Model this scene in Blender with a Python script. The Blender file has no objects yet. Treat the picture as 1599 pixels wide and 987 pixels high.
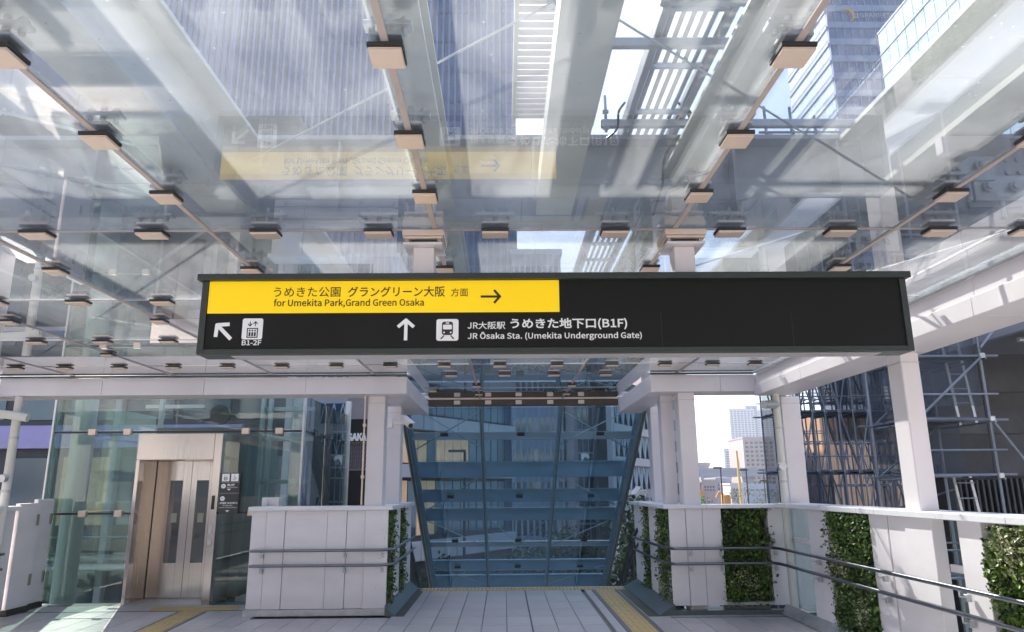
import bpy, bmesh, math, random
from math import sin, cos, pi, radians, tan
from mathutils import Vector, Matrix
random.seed(7)
S = bpy.context.scene
C = S.collection

# ------------------------------------------------------------------ camera
cam = bpy.data.cameras.new('camera')
co = bpy.data.objects.new('camera', cam)
C.objects.link(co)
cam.sensor_width = 36.0
cam.lens = 36.0 * 1125 / 1599
cam.clip_start = 0.05
cam.clip_end = 5000
pitch, yaw, roll = radians(13.35), radians(0.74), radians(0.45)
Fv = Vector((sin(yaw) * cos(pitch), cos(yaw) * cos(pitch), sin(pitch)))
Rv = Vector((cos(yaw), -sin(yaw), 0.0))
Uv = Rv.cross(Fv)
R2 = Rv * cos(roll) - Uv * sin(roll)
U2 = Uv * cos(roll) + Rv * sin(roll)
mw = Matrix((R2, U2, -Fv)).transposed().to_4x4()
mw.translation = Vector((0, 0, 1.62))
co.matrix_world = mw
S.camera = co


def at(px, py, Y=None, X=None, Z=None):
    """point of the place that shows at photograph pixel (px, py) at the given depth"""
    r = Fv + R2 * ((px - 799.5) / 1125) + U2 * ((493.5 - py) / 1125)
    if Y is not None: t = Y / r.y
    elif X is not None: t = X / r.x
    else: t = (Z - 1.62) / r.z
    return Vector((0, 0, 1.62)) + r * t

# ------------------------------------------------------------------ light
to_sun = Vector((-0.36, 0.89, 1.0)).normalized()
sun = bpy.data.lights.new('sun', 'SUN')
sun.energy = 5.0
sun.angle = radians(0.5)
sun.color = (1.0, 0.93, 0.83)
so = bpy.data.objects.new('sun', sun)
C.objects.link(so)
so.rotation_euler = (-to_sun).to_track_quat('-Z', 'Y').to_euler()
W = bpy.data.worlds.new('World')
S.world = W
W.use_nodes = True
wn = W.node_tree
bg = wn.nodes['Background']
sky = wn.nodes.new('ShaderNodeTexSky')
sky.sky_type = 'NISHITA'
sky.sun_disc = False
sky.sun_elevation = math.asin(to_sun.z)
sky.sun_rotation = math.atan2(to_sun.x, to_sun.y)
sky.air_density = 1.0
sky.dust_density = 2.2
sky.ozone_density = 2.5
wn.links.new(sky.outputs[0], bg.inputs[0])
bg.inputs[1].default_value = 0.125
S.view_settings.view_transform = 'Standard'
S.view_settings.look = 'None'
S.view_settings.exposure = 1.42
S.view_settings.gamma = 1.0
cy = S.cycles
cy.max_bounces = 10
cy.diffuse_bounces = 4
cy.glossy_bounces = 5
cy.transmission_bounces = 4
cy.transparent_max_bounces = 48
cy.caustics_reflective = False
cy.caustics_refractive = False
cy.sample_clamp_indirect = 6.0
cy.use_denoising = True

# ------------------------------------------------------------------ materials
def N(nt, t, **k):
    n = nt.nodes.new(t)
    for a, b in k.items():
        setattr(n, a, b)
    return n


def mat(name, col, rough=0.5, metal=0.0, var=0.08, scale=3.0, bump=0.0, bscale=40.0, emit=0.0, stretch=None, island=0.0, spec=0.5):
    m = bpy.data.materials.new(name)
    m.use_nodes = True
    nt = m.node_tree
    b = nt.nodes['Principled BSDF']
    b.inputs['Roughness'].default_value = rough
    b.inputs['Metallic'].default_value = metal
    b.inputs['Specular IOR Level'].default_value = spec
    tc = N(nt, 'ShaderNodeTexCoord')
    mp = N(nt, 'ShaderNodeMapping')
    if stretch: mp.inputs['Scale'].default_value = stretch
    nt.links.new(tc.outputs['Object'], mp.inputs[0])
    nz = N(nt, 'ShaderNodeTexNoise')
    nz.inputs['Scale'].default_value = scale
    nz.inputs['Detail'].default_value = 6
    nz.inputs['Roughness'].default_value = 0.62
    nt.links.new(mp.outputs[0], nz.inputs['Vector'])
    mr = N(nt, 'ShaderNodeMapRange')
    mr.inputs[1].default_value = 0.25
    mr.inputs[2].default_value = 0.75
    mr.inputs[3].default_value = 1 - var
    mr.inputs[4].default_value = 1 + var
    nt.links.new(nz.outputs[0], mr.inputs[0])
    fac = mr.outputs[0]
    if island:
        gi = N(nt, 'ShaderNodeNewGeometry')
        oi = N(nt, 'ShaderNodeObjectInfo')
        ad = N(nt, 'ShaderNodeMath', operation='ADD')
        nt.links.new(gi.outputs['Random Per Island'], ad.inputs[0])
        nt.links.new(oi.outputs['Random'], ad.inputs[1])
        fr = N(nt, 'ShaderNodeMath', operation='FRACT')
        nt.links.new(ad.outputs[0], fr.inputs[0])
        m2 = N(nt, 'ShaderNodeMapRange')
        m2.inputs[3].default_value = 1 - island
        m2.inputs[4].default_value = 1 + island
        nt.links.new(fr.outputs[0], m2.inputs[0])
        mu = N(nt, 'ShaderNodeMath', operation='MULTIPLY')
        nt.links.new(fac, mu.inputs[0])
        nt.links.new(m2.outputs[0], mu.inputs[1])
        fac = mu.outputs[0]
    vm = N(nt, 'ShaderNodeVectorMath', operation='SCALE')
    vm.inputs[0].default_value = col
    nt.links.new(fac, vm.inputs['Scale'])
    nt.links.new(vm.outputs[0], b.inputs['Base Color'])
    rr = N(nt, 'ShaderNodeMapRange')
    rr.inputs[3].default_value = max(0.02, rough - 0.07)
    rr.inputs[4].default_value = min(1, rough + 0.09)
    nt.links.new(nz.outputs[0], rr.inputs[0])
    nt.links.new(rr.outputs[0], b.inputs['Roughness'])
    if bump:
        n2 = N(nt, 'ShaderNodeTexNoise')
        n2.inputs['Scale'].default_value = bscale
        n2.inputs['Detail'].default_value = 4
        nt.links.new(mp.outputs[0], n2.inputs['Vector'])
        bp = N(nt, 'ShaderNodeBump')
        bp.inputs['Strength'].default_value = bump
        bp.inputs['Distance'].default_value = 0.01
        nt.links.new(n2.outputs[0], bp.inputs['Height'])
        nt.links.new(bp.outputs[0], b.inputs['Normal'])
    if emit:
        b.inputs['Emission Color'].default_value = (*col, 1)
        b.inputs['Emission Strength'].default_value = emit
    return m


def glass(name, tint, dust=0.06, dcol=(0.75, 0.74, 0.7), rough=0.0, refl=1.0, speck=0.0):
    """thin sheet glass: Fresnel mirror over tinted clear body, with a film of dirt that scatters light"""
    m = bpy.data.materials.new(name)
    m.use_nodes = True
    nt = m.node_tree
    nt.nodes.clear()
    out = N(nt, 'ShaderNodeOutputMaterial')
    g = N(nt, 'ShaderNodeNewGeometry')
    d = N(nt, 'ShaderNodeVectorMath', operation='DOT_PRODUCT')
    nt.links.new(g.outputs['Incoming'], d.inputs[0])
    nt.links.new(g.outputs['Normal'], d.inputs[1])
    ab = N(nt, 'ShaderNodeMath', operation='ABSOLUTE')
    nt.links.new(d.outputs['Value'], ab.inputs[0])
    su = N(nt, 'ShaderNodeMath', operation='SUBTRACT')
    su.inputs[0].default_value = 1
    nt.links.new(ab.outputs[0], su.inputs[1])
    pw = N(nt, 'ShaderNodeMath', operation='POWER')
    pw.inputs[1].default_value = 5
    nt.links.new(su.outputs[0], pw.inputs[0])
    fr = N(nt, 'ShaderNodeMath', operation='MULTIPLY_ADD')
    fr.inputs[1].default_value = 0.96 * refl
    fr.inputs[2].default_value = 0.043 * refl
    nt.links.new(pw.outputs[0], fr.inputs[0])
    tr = N(nt, 'ShaderNodeBsdfTransparent')
    tr.inputs[0].default_value = (*tint, 1)
    gl = N(nt, 'ShaderNodeBsdfGlossy')
    gl.inputs['Roughness'].default_value = rough
    di = N(nt, 'ShaderNodeBsdfDiffuse')
    di.inputs[0].default_value = (*dcol, 1)
    tl = N(nt, 'ShaderNodeBsdfTranslucent')
    tl.inputs[0].default_value = (*dcol, 1)
    dd = N(nt, 'ShaderNodeMixShader')
    dd.inputs[0].default_value = 0.72
    nt.links.new(di.outputs[0], dd.inputs[1])
    nt.links.new(tl.outputs[0], dd.inputs[2])
    # dirt film: smears and specks
    tc = N(nt, 'ShaderNodeTexCoord')
    geo_p = g.outputs['Position']
    mp = N(nt, 'ShaderNodeMapping')
    mp.inputs['Scale'].default_value = (1.0, 0.5, 1.0)
    mp.inputs['Rotation'].default_value = (0, 0, 0.5)
    nt.links.new(geo_p, mp.inputs[0])
    n1 = N(nt, 'ShaderNodeTexNoise')
    n1.inputs['Scale'].default_value = 2.2
    n1.inputs['Detail'].default_value = 9
    n1.inputs['Roughness'].default_value = 0.68
    n1.inputs['Distortion'].default_value = 0.8
    nt.links.new(mp.outputs[0], n1.inputs['Vector'])
    r1 = N(nt, 'ShaderNodeMapRange')
    r1.inputs[1].default_value = 0.3
    r1.inputs[2].default_value = 0.75
    r1.inputs[3].default_value = dust * 0.35
    r1.inputs[4].default_value = dust * 2.0
    nt.links.new(n1.outputs[0], r1.inputs[0])
    # a film looks denser the more the line of sight grazes it
    pa = N(nt, 'ShaderNodeMath', operation='ADD')
    pa.inputs[1].default_value = 0.10
    nt.links.new(ab.outputs[0], pa.inputs[0])
    pd = N(nt, 'ShaderNodeMath', operation='DIVIDE')
    nt.links.new(r1.outputs[0], pd.inputs[0])
    nt.links.new(pa.outputs[0], pd.inputs[1])
    pm_ = N(nt, 'ShaderNodeMath', operation='MINIMUM')
    pm_.inputs[1].default_value = 0.7
    nt.links.new(pd.outputs[0], pm_.inputs[0])
    fac = pm_.outputs[0]
    if speck:
        # dirt gathered along the pane joints
        se = N(nt, 'ShaderNodeSeparateXYZ')
        nt.links.new(tc.outputs['Generated'], se.inputs[0])
        es = []
        for k in (0, 1):
            a1 = N(nt, 'ShaderNodeMath', operation='SUBTRACT')
            a1.inputs[1].default_value = 0.5
            nt.links.new(se.outputs[k], a1.inputs[0])
            a2_ = N(nt, 'ShaderNodeMath', operation='ABSOLUTE')
            nt.links.new(a1.outputs[0], a2_.inputs[0])
            es.append(a2_)
        mxe = N(nt, 'ShaderNodeMath', operation='MAXIMUM')
        nt.links.new(es[0].outputs[0], mxe.inputs[0])
        nt.links.new(es[1].outputs[0], mxe.inputs[1])
        re_ = N(nt, 'ShaderNodeMapRange')
        re_.inputs[1].default_value = 0.462
        re_.inputs[2].default_value = 0.5
        re_.inputs[3].default_value = 0.0
        re_.inputs[4].default_value = 0.42
        nt.links.new(mxe.outputs[0], re_.inputs[0])
        n3 = N(nt, 'ShaderNodeTexNoise')
        n3.inputs['Scale'].default_value = 16
        n3.inputs['Detail'].default_value = 5
        nt.links.new(geo_p, n3.inputs['Vector'])
        me_ = N(nt, 'ShaderNodeMath', operation='MULTIPLY')
        nt.links.new(re_.outputs[0], me_.inputs[0])
        nt.links.new(n3.outputs[0], me_.inputs[1])
        ae = N(nt, 'ShaderNodeMath', operation='ADD')
        nt.links.new(fac, ae.inputs[0])
        nt.links.new(me_.outputs[0], ae.inputs[1])
        fac = ae.outputs[0]
    if speck:
        vo = N(nt, 'ShaderNodeTexVoronoi')
        vo.inputs['Scale'].default_value = 14
        nt.links.new(geo_p, vo.inputs['Vector'])
        r2 = N(nt, 'ShaderNodeMapRange')
        r2.inputs[1].default_value = 0.035
        r2.inputs[2].default_value = 0.09
        r2.inputs[3].default_value = speck
        r2.inputs[4].default_value = 0.0
        nt.links.new(vo.outputs['Distance'], r2.inputs[0])
        a2 = N(nt, 'ShaderNodeMath', operation='ADD')
        nt.links.new(fac, a2.inputs[0])
        nt.links.new(r2.outputs[0], a2.inputs[1])
        fac = a2.outputs[0]
    mx = N(nt, 'ShaderNodeMixShader')
    nt.links.new(fac, mx.inputs[0])
    nt.links.new(tr.outputs[0], mx.inputs[1])
    nt.links.new(dd.outputs[0], mx.inputs[2])
    m2 = N(nt, 'ShaderNodeMixShader')
    nt.links.new(fr.outputs[0], m2.inputs[0])
    nt.links.new(mx.outputs[0], m2.inputs[1])
    nt.links.new(gl.outputs[0], m2.inputs[2])
    nt.links.new(m2.outputs[0], out.inputs[0])
    return m


def facade_glass(name, col, rough=0.08, refl=0.6, var=0.25):
    """opaque curtain-wall glass of a far building: mirror of the sky over a dark interior"""
    m = mat(name, col, rough, 0.0, var, 0.25, island=0.22, spec=1.0)
    b = m.node_tree.nodes['Principled BSDF']
    b.inputs['Coat Weight'].default_value = refl
    b.inputs['Coat Roughness'].default_value = 0.03
    return m


white = mat('white_paint', (0.76, 0.71, 0.72), 0.42, var=0.07, scale=1.1)
panelw = mat('white_panel', (0.79, 0.74, 0.745), 0.45, var=0.10, scale=0.9, stretch=(1, 1, 2.5))
coping_m = mat('coping_white', (0.78, 0.77, 0.79), 0.28, var=0.05, scale=2.5)
steelp = mat('painted_steel', (0.42, 0.44, 0.48), 0.45, var=0.13, scale=1.7)
steelw = mat('painted_steel_light', (0.66, 0.655, 0.60), 0.42, var=0.1, scale=1.7)
steelb = mat('painted_steel_blue', (0.46, 0.53, 0.60), 0.45, var=0.1, scale=1.7)
steelt = mat('painted_steel_teal', (0.30, 0.44, 0.54), 0.4, var=0.15, scale=1.7)
galv = mat('galvanised', (0.50, 0.52, 0.54), 0.38, 0.6, var=0.18, scale=7)
stainless = mat('stainless', (0.54, 0.505, 0.485), 0.17, 1.0, var=0.07, scale=2.2, stretch=(30, 30, 0.8))
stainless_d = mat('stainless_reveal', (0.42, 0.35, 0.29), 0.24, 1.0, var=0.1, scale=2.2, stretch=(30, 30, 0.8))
tube_m = mat('rail_steel', (0.20, 0.21, 0.23), 0.3, 0.9, var=0.08, scale=5)
clampm = mat('clamp_plate', (0.74, 0.59, 0.48), 0.38, 0.25, var=0.07, scale=9)
seamm = mat('seam_bar', (0.50, 0.42, 0.38), 0.45, 0.2, var=0.08)
gasket = mat('gasket', (0.035, 0.035, 0.035), 0.7)
darkm = mat('dark_metal', (0.035, 0.04, 0.042), 0.4, 0.3)
signgreen = mat('sign_case', (0.03, 0.038, 0.036), 0.45, 0.1, var=0.1, scale=4)
signblack = mat('sign_face', (0.007, 0.0075, 0.007), 0.55, var=0.15, scale=3, spec=0.25)
signyellow = mat('sign_yellow', (0.90, 0.60, 0.0), 0.45, var=0.015, emit=0.16)
signwhite = mat('sign_white', (0.80, 0.80, 0.80), 0.4, var=0.01, emit=0.06)
signdark = mat('sign_ink', (0.02, 0.015, 0.01), 0.6, var=0.02)
soffit = mat('soffit', (0.33, 0.32, 0.33), 0.4)
tile_m = mat('stone_tile', (0.44, 0.405, 0.395), 0.40, var=0.20, scale=3.0, stretch=(0.7, 4.0, 1), bump=0.15, bscale=60, island=0.07)
joint_m = mat('tile_joint', (0.20, 0.19, 0.19), 0.85)
slabm = mat('deck_tiles', (0.56, 0.52, 0.50), 0.5, var=0.1, scale=2.5, stretch=(0.7, 4, 1))
jdark = mat('expansion_joint', (0.05, 0.05, 0.055), 0.6)
tactile_m = mat('tactile_yellow', (0.52, 0.37, 0.16), 0.6, var=0.14, scale=5, island=0.05)
tborder = mat('tactile_border', (0.13, 0.13, 0.14), 0.6)
kerb_m = mat('kerb_dark', (0.10, 0.125, 0.125), 0.35, var=0.2, scale=4)
leaf_a = mat('leaf_mid', (0.07, 0.13, 0.028), 0.5, var=0.2, scale=9, island=0.6)
leaf_b = mat('leaf_bright', (0.17, 0.25, 0.04), 0.5, var=0.2, scale=9, island=0.5)
leaf_c = mat('leaf_pale', (0.42, 0.42, 0.25), 0.55, var=0.2, scale=9, island=0.4)
leaf_t = mat('leaf_tree', (0.06, 0.10, 0.035), 0.6, var=0.3, scale=1, island=0.5)
bark = mat('bark', (0.12, 0.09, 0.06), 0.9, bump=0.4)
soilm = mat('planting_felt', (0.03, 0.028, 0.022), 0.95)
asphalt = mat('asphalt', (0.055, 0.055, 0.058), 0.9, var=0.2, scale=0.2)
groundm = mat('ground', (0.19, 0.18, 0.16), 0.95, var=0.3, scale=0.03)
paint_w = mat('road_paint_white', (0.7, 0.7, 0.68), 0.7)
paint_y = mat('road_paint_yellow', (0.62, 0.42, 0.08), 0.7)
cablem = mat('cable', (0.02, 0.022, 0.024), 0.5)
redm = mat('red_paint', (0.55, 0.05, 0.04), 0.5)
orangem = mat('orange_paint', (0.80, 0.34, 0.05), 0.6)
yellowm = mat('crane_yellow', (0.75, 0.48, 0.06), 0.5)
greenm = mat('banner_green', (0.15, 0.5, 0.12), 0.6)
blackm = mat('black_plastic', (0.02, 0.02, 0.02), 0.3)

g_roof = glass('roof_glass', (0.93, 0.965, 0.99), dust=0.054, dcol=(0.82, 0.84, 0.86), speck=0.25, refl=1.9)
g_stair = glass('stair_glass', (0.70, 0.83, 0.88), dust=0.004, dcol=(0.5, 0.6, 0.62), refl=1.7)
g_lift = glass('lift_glass', (0.72, 0.82, 0.80), dust=0.008, refl=1.2)
g_slot = glass('slot_glass', (0.7, 0.8, 0.83), dust=0.02)

# ------------------------------------------------------------------ mesh helpers
class MB:
    def __init__(s): s.v, s.f = [], []
    def add(s, vs, fs):
        o = len(s.v)
        s.v += [tuple(v) for v in vs]
        s.f += [tuple(i + o for i in f) for f in fs]
        return s
    def box(s, x0, x1, y0, y1, z0, z1):
        return s.add([(x0, y0, z0), (x1, y0, z0), (x1, y1, z0), (x0, y1, z0), (x0, y0, z1), (x1, y0, z1), (x1, y1, z1), (x0, y1, z1)],
                     [(3, 2, 1, 0), (4, 5, 6, 7), (0, 1, 5, 4), (1, 2, 6, 5), (2, 3, 7, 6), (3, 0, 4, 7)])
    def bbox(s, x0, x1, y0, y1, z0, z1, b=0.006):
        """box with chamfered edges"""
        bm = bmesh.new()
        bmesh.ops.create_cube(bm, size=1)
        for v in bm.verts:
            v.co = ((x0 + x1) / 2 + v.co.x * (x1 - x0), (y0 + y1) / 2 + v.co.y * (y1 - y0), (z0 + z1) / 2 + v.co.z * (z1 - z0))
        b = min(b, 0.3 * min(x1 - x0, y1 - y0, z1 - z0))
        bmesh.ops.bevel(bm, geom=list(bm.edges), offset=b, segments=1, affect='EDGES')
        bm.verts.index_update()
        s.add([v.co for v in bm.verts], [[v.index for v in f.verts] for f in bm.faces])
        bm.free()
        return s
    def bar(s, a, b, w, h, up=(0, 0, 1)):
        """rectangular bar from a to b, w across and h along up"""
        a, b = Vector(a), Vector(b)
        d = (b - a).normalized()
        u = Vector(up)
        if abs(d.dot(u)) > 0.98: u = Vector((0, 1, 0))
        sd = d.cross(u).normalized()
        u = sd.cross(d).normalized()
        vs = []
        for p in (a, b):
            for i, j in ((-1, -1), (1, -1), (1, 1), (-1, 1)):
                vs.append(p + sd * (i * w / 2) + u * (j * h / 2))
        return s.add(vs, [(3, 2, 1, 0), (4, 5, 6, 7), (0, 1, 5, 4), (1, 2, 6, 5), (2, 3, 7, 6), (3, 0, 4, 7)])
    def tube(s, pts, r, n=8, r2=None):
        pts = [Vector(p) for p in pts]
        k = len(pts)
        rings = []
        ref = Vector((0, 0, 1))
        for i, p in enumerate(pts):
            d = (pts[min(i + 1, k - 1)] - pts[max(i - 1, 0)]).normalized()
            if abs(d.dot(ref)) > 0.95: rr = Vector((1, 0, 0))
            else: rr = ref
            a = d.cross(rr).normalized()
            b = d.cross(a).normalized()
            rad = r if r2 is None else r + (r2 - r) * i / (k - 1)
            rings.append([p + a * (rad * cos(2 * pi * j / n)) + b * (rad * sin(2 * pi * j / n)) for j in range(n)])
        vs = [v for rg in rings for v in rg]
        fs = []
        for i in range(k - 1):
            for j in range(n):
                fs.append((i * n + j, i * n + (j + 1) % n, (i + 1) * n + (j + 1) % n, (i + 1) * n + j))
        fs.append(tuple(range(n - 1, -1, -1)))
        fs.append(tuple((k - 1) * n + j for j in range(n)))
        return s.add(vs, fs)
    def ibeam(s, a, b, w, h, tf=0.02, tw=0.014, up=(0, 0, 1)):
        a, b = Vector(a), Vector(b)
        u = Vector(up).normalized()
        s.bar(a + u * (h / 2 - tf / 2), b + u * (h / 2 - tf / 2), w, tf, up)
        s.bar(a - u * (h / 2 - tf / 2), b - u * (h / 2 - tf / 2), w, tf, up)
        s.bar(a, b, tw, h - 2 * tf, up)
        return s
    def poly(s, pts, y0, y1):
        """outline in x,z extruded along y"""
        n = len(pts)
        vs = [(x, y0, z) for x, z in pts] + [(x, y1, z) for x, z in pts]
        fs = [tuple(range(n)), tuple(range(2 * n - 1, n - 1, -1))]
        fs += [(i, i + n, (i + 1) % n + n, (i + 1) % n) for i in range(n)]
        return s.add(vs, fs)
    def mesh(s, name, m, smooth=False):
        me = bpy.data.meshes.new(name)
        me.from_pydata(s.v, [], s.f)
        me.update()
        bm = bmesh.new()
        bm.from_mesh(me)
        bmesh.ops.recalc_face_normals(bm, faces=bm.faces)
        bm.to_mesh(me)
        bm.free()
        me.materials.append(m)
        if smooth:
            me.shade_smooth()
            try: me.set_sharp_from_angle(angle=radians(40))
            except Exception: pass
        return me
    def build(s, name, m, parent=None, smooth=False, loc=None):
        o = bpy.data.objects.new(name, s.mesh(name, m, smooth))
        C.objects.link(o)
        if parent is not None:
            o.parent = parent
            if loc is None: o.location = -wloc(parent)
            else: o.location = loc
        elif loc is not None:
            o.location = loc
        return o


def wloc(o):
    v = Vector((0, 0, 0))
    while o is not None:
        v = v + o.location
        o = o.parent
    return v


def inst(name, me, parent, loc, rotz=0.0):
    """another object on shared mesh data, world location loc"""
    o = bpy.data.objects.new(name, me)
    C.objects.link(o)
    o.parent = parent
    o.location = Vector(loc) - (wloc(parent) if parent is not None else Vector((0, 0, 0)))
    o.rotation_euler = (0, 0, rotz)
    return o


def tag(o, label=None, cat=None, group=None, kind=None):
    if label: o['label'] = label
    if cat: o['category'] = cat
    if group: o['group'] = group
    if kind: o['kind'] = kind
    return o


def thing(name, loc, label, cat, group=None):
    o = bpy.data.objects.new(name, None)
    o.empty_display_size = 0.2
    C.objects.link(o)
    o.location = loc
    return tag(o, label, cat, group)


def box(name, m, parent, x0, x1, y0, y1, z0, z1, b=0.0, **k):
    mb = MB()
    if b: mb.bbox(x0, x1, y0, y1, z0, z1, b)
    else: mb.box(x0, x1, y0, y1, z0, z1)
    return mb.build(name, m, parent, **k)


import os
FONT = None
try:
    fp = os.path.join(bpy.utils.resource_path('LOCAL'), 'datafiles', 'fonts', 'Noto Sans CJK Regular.woff2')
    FONT = bpy.data.fonts.load(fp)
except Exception:
    FONT = None


def text(s, m, parent, x, z, y, h=None, w=None, rot=0.0, name='lettering', bold=0.0, depth=0.002, spacing=1.0, facing='front'):
    """lettering whose box starts at x,z (lower left), fitted to width w and height h"""
    cu = bpy.data.curves.new(name, 'FONT')
    cu.body = s
    if FONT: cu.font = FONT
    cu.size = 1.0
    cu.extrude = 0.5
    cu.offset = bold
    cu.space_character = spacing
    cu.resolution_u = 3
    t = bpy.data.objects.new('tmp', cu)
    C.objects.link(t)
    bpy.context.view_layer.update()
    me = bpy.data.meshes.new_from_object(t.evaluated_get(bpy.context.evaluated_depsgraph_get()))
    bpy.data.objects.remove(t)
    vs = [v.co.copy() for v in me.vertices]
    x0, x1 = min(v.x for v in vs), max(v.x for v in vs)
    y0, y1 = min(v.y for v in vs), max(v.y for v in vs)
    sy = (h / (y1 - y0)) if h else None
    sx = (w / (x1 - x0)) if w else sy
    if sy is None: sy = sx
    for v in me.vertices:
        c = v.co
        px, pz, d = (c.x - x0) * sx, (c.y - y0) * sy, -c.z * depth * 2
        if facing == 'front': v.co = (x + px, y + d, z + pz)
        else: v.co = (x + d, y - px, z + pz)     # read from the left (faces -X) when y is the far end; see callers
    me.materials.clear()
    me.materials.append(m)
    me.name = name
    o = bpy.data.objects.new(name, me)
    C.objects.link(o)
    if parent is not None:
        o.parent = parent
        o.location = -wloc(parent)
    return o


def leaves(mb, n, fn, s0, s1, droop=0.3):
    for _ in range(n):
        p = fn()
        d = Vector((random.gauss(0, 1), random.gauss(0, 1) - 0.8, random.gauss(0, 1) - droop)).normalized()
        q = Vector((random.gauss(0, 1), random.gauss(0, 1), random.gauss(0, 1)))
        e = d.cross(q).normalized()
        L = random.uniform(s0, s1)
        wv = L * random.uniform(0.3, 0.42)
        up = d.cross(e) * (wv * 0.35)
        p = Vector(p)
        mb.add([p, p + d * L * 0.5 + e * wv + up, p + d * L, p + d * L * 0.5 - e * wv + up, p + d * L * 0.5], [(0, 1, 4), (1, 2, 4), (2, 3, 4), (3, 0, 4)])
    return mb

GZ = 3.15      # underside of the roof glass
# ------------------------------------------------------------------ setting
def sheet(name, m, x0, x1, y0, y1, z, kind='structure'):
    mb = MB().add([(x0, y0, z), (x1, y0, z), (x1, y1, z), (x0, y1, z)], [(0, 1, 2, 3)])
    return tag(mb.build(name, m), kind=kind)

sheet('ground', groundm, -2500, 2500, -800, 4000, -7.0)
road = sheet('road', asphalt, -160, 160, 62, 84, -6.99)
for yy, mm, nm in ((66, paint_w, 'road_line'), (72.7, paint_y, 'road_line'), (73.5, paint_y, 'road_line'), (80, paint_w, 'road_line')):
    sheet(nm, mm, -160, 160, yy, yy + 0.2, -6.98)
sheet('side_road', asphalt, -34, -18, -30, 61.9, -6.985)
for xx in (-22.5, -26.2, -30):
    sheet('road_line', paint_y if xx == -26.2 else paint_w, xx, xx + 0.18, -30, 61.9, -6.975)
pv = MB()
pv.box(-160, 160, 84.2, 90, -7.0, -6.87)
pv.box(-17.8, 60, 55.5, 61.6, -7.0, -6.87)
tag(pv.build('pavement', slabm), kind='structure')

# the raised deck
deck = MB()
deck.box(-6.9, 4.0, -14, 8.7, -0.5, -0.02)
deck.box(-6.9, 4.0, 8.7, 9.9, -0.5, -0.03)
deck.box(-7.0, -1.2, 9.9, 11.6, -0.5, -0.03)
deck.box(-1.2, 2.3, 9.9, 12.66, -0.5, -0.03)
deck.box(-5.6, -4.2, 11.6, 12.0, -0.5, -0.02)
floor = tag(deck.build('floor', joint_m), kind='structure')
# near tiles: outside the picture, seen only mirrored in the roof glass
nt_ = MB()
x = -6.6
while x < 3.6:
    y = -13.5
    while y < 8.6:
        nt_.box(x + .003, x + .597, y + .003, y + .597, -0.02, 0.0)
        y += .6
    x += .6
no = nt_.build('tile_field', slabm, floor)
no['kind'] = 'stuff'
tm = MB().bbox(-.1465, .1465, -.2965, .2965, -.03, 0, .003).mesh('tile', tile_m)
tcount = 0

def tile_ok(cx, cy):
    if cx > 3.75 or cx < -6.75: return False
    if cy > 10.1 and cx > 2.05: return False
    if cy > 10.1 and -3.4 < cx < -1.5: return False
    if cy > 10.9 and cx < -1.5: return False
    if 1.36 < cx < 1.84: return False          # tactile strip
    return True

ix = 0
while True:
    cx = 0.33 + .15 + .3 * (ix - 24)
    ix += 1
    if cx > 3.75: break
    for jy in range(7):
        cy = 9.0 + .6 * jy
        if cy > 12.3: continue
        if not tile_ok(cx, cy): continue
        if tcount >= 296: continue
        inst('tile', tm, floor, (cx, cy + 0.0, 0)); tcount += 1
# edge strip in front of the stair and cut tiles beside the tactile line
ct = MB()
for jy in range(6):
    cy = 9.0 + .6 * jy
    ct.bbox(1.29, 1.40, cy - .2965, cy + .2965, -.03, -.0005, .002)
    ct.bbox(1.83, 1.94, cy - .2965, cy + .2965, -.03, -.0005, .002)
tag(ct.build('cut_tile', tile_m, floor), kind='stuff')
box('expansion_joint', jdark, floor, .322, .340, 8.7, 12.35, -.02, .0035)
box('expansion_joint', jdark, floor, -6.9, -3.45, 10.56, 10.585, -.02, .0035)
box('expansion_joint', jdark, floor, 2.1, 3.7, 9.70, 9.715, -.02, .0035)

# yellow tactile paving
tp = thing('tactile_paving', (1.6, 10.5, 0), 'yellow tactile paving line running to the stair edge with dark borders', 'tactile paving')
def tact_mesh(w, l, dots, along):
    mb = MB().bbox(-w / 2, w / 2, -l / 2, l / 2, 0, .006, .002)
    if dots:
        for i in range(5):
            for j in range(5):
                cx, cy_ = -w / 2 + w * (i + .5) / 5, -l / 2 + l * (j + .5) / 5
                mb.box(cx - .011, cx + .011, cy_ - .011, cy_ + .011, .006, .011)
    else:
        for i in range(4):
            c = -.5 + (i + .5) / 4
            if along == 'y': mb.box(c * w - .012, c * w + .012, -l / 2 + .01, l / 2 - .01, .006, .011)
            else: mb.box(-w / 2 + .01, w / 2 - .01, c * l - .012, c * l + .012, .006, .011)
    return mb.mesh('tactile_tile', tactile_m)
tline = tact_mesh(.298, .298, False, 'y')
tdot = tact_mesh(.298, .298, True, 'y')
tlx = tact_mesh(.298, .298, False, 'x')
for i in range(12):
    inst('tactile_tile', tline, tp, (1.61, 8.92 + .3 * i, -.001))
for i in range(11):
    inst('tactile_tile', tdot, tp, (-1.25 + .3 * i + .05, 12.44, -.001))
MB().box(1.405, 1.458, 8.7, 12.28, -.01, .003).build('border_strip', tborder, tp)
MB().box(1.762, 1.815, 8.7, 12.28, -.01, .003).build('border_strip', tborder, tp)
tag(MB().box(-1.42, 2.1, 12.59, 12.66, -.03, .004).build('stair_nosing', galv), 'pale metal nosing along the top edge of the stair opening', 'nosing')
tp2 = thing('tactile_paving', (-4.2, 9.9, 0), 'yellow tactile paving line leading to the lift doors', 'tactile paving')
for i in range(7):
    inst('tactile_tile', tline, tp2, (-4.12 - .02 * i, 8.6 + .3 * i, .002))
for i in range(4):
    inst('tactile_tile', tdot if i in (0, 3) else tlx, tp2, (-4.75 + .3 * i, 10.75, .002))
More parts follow.
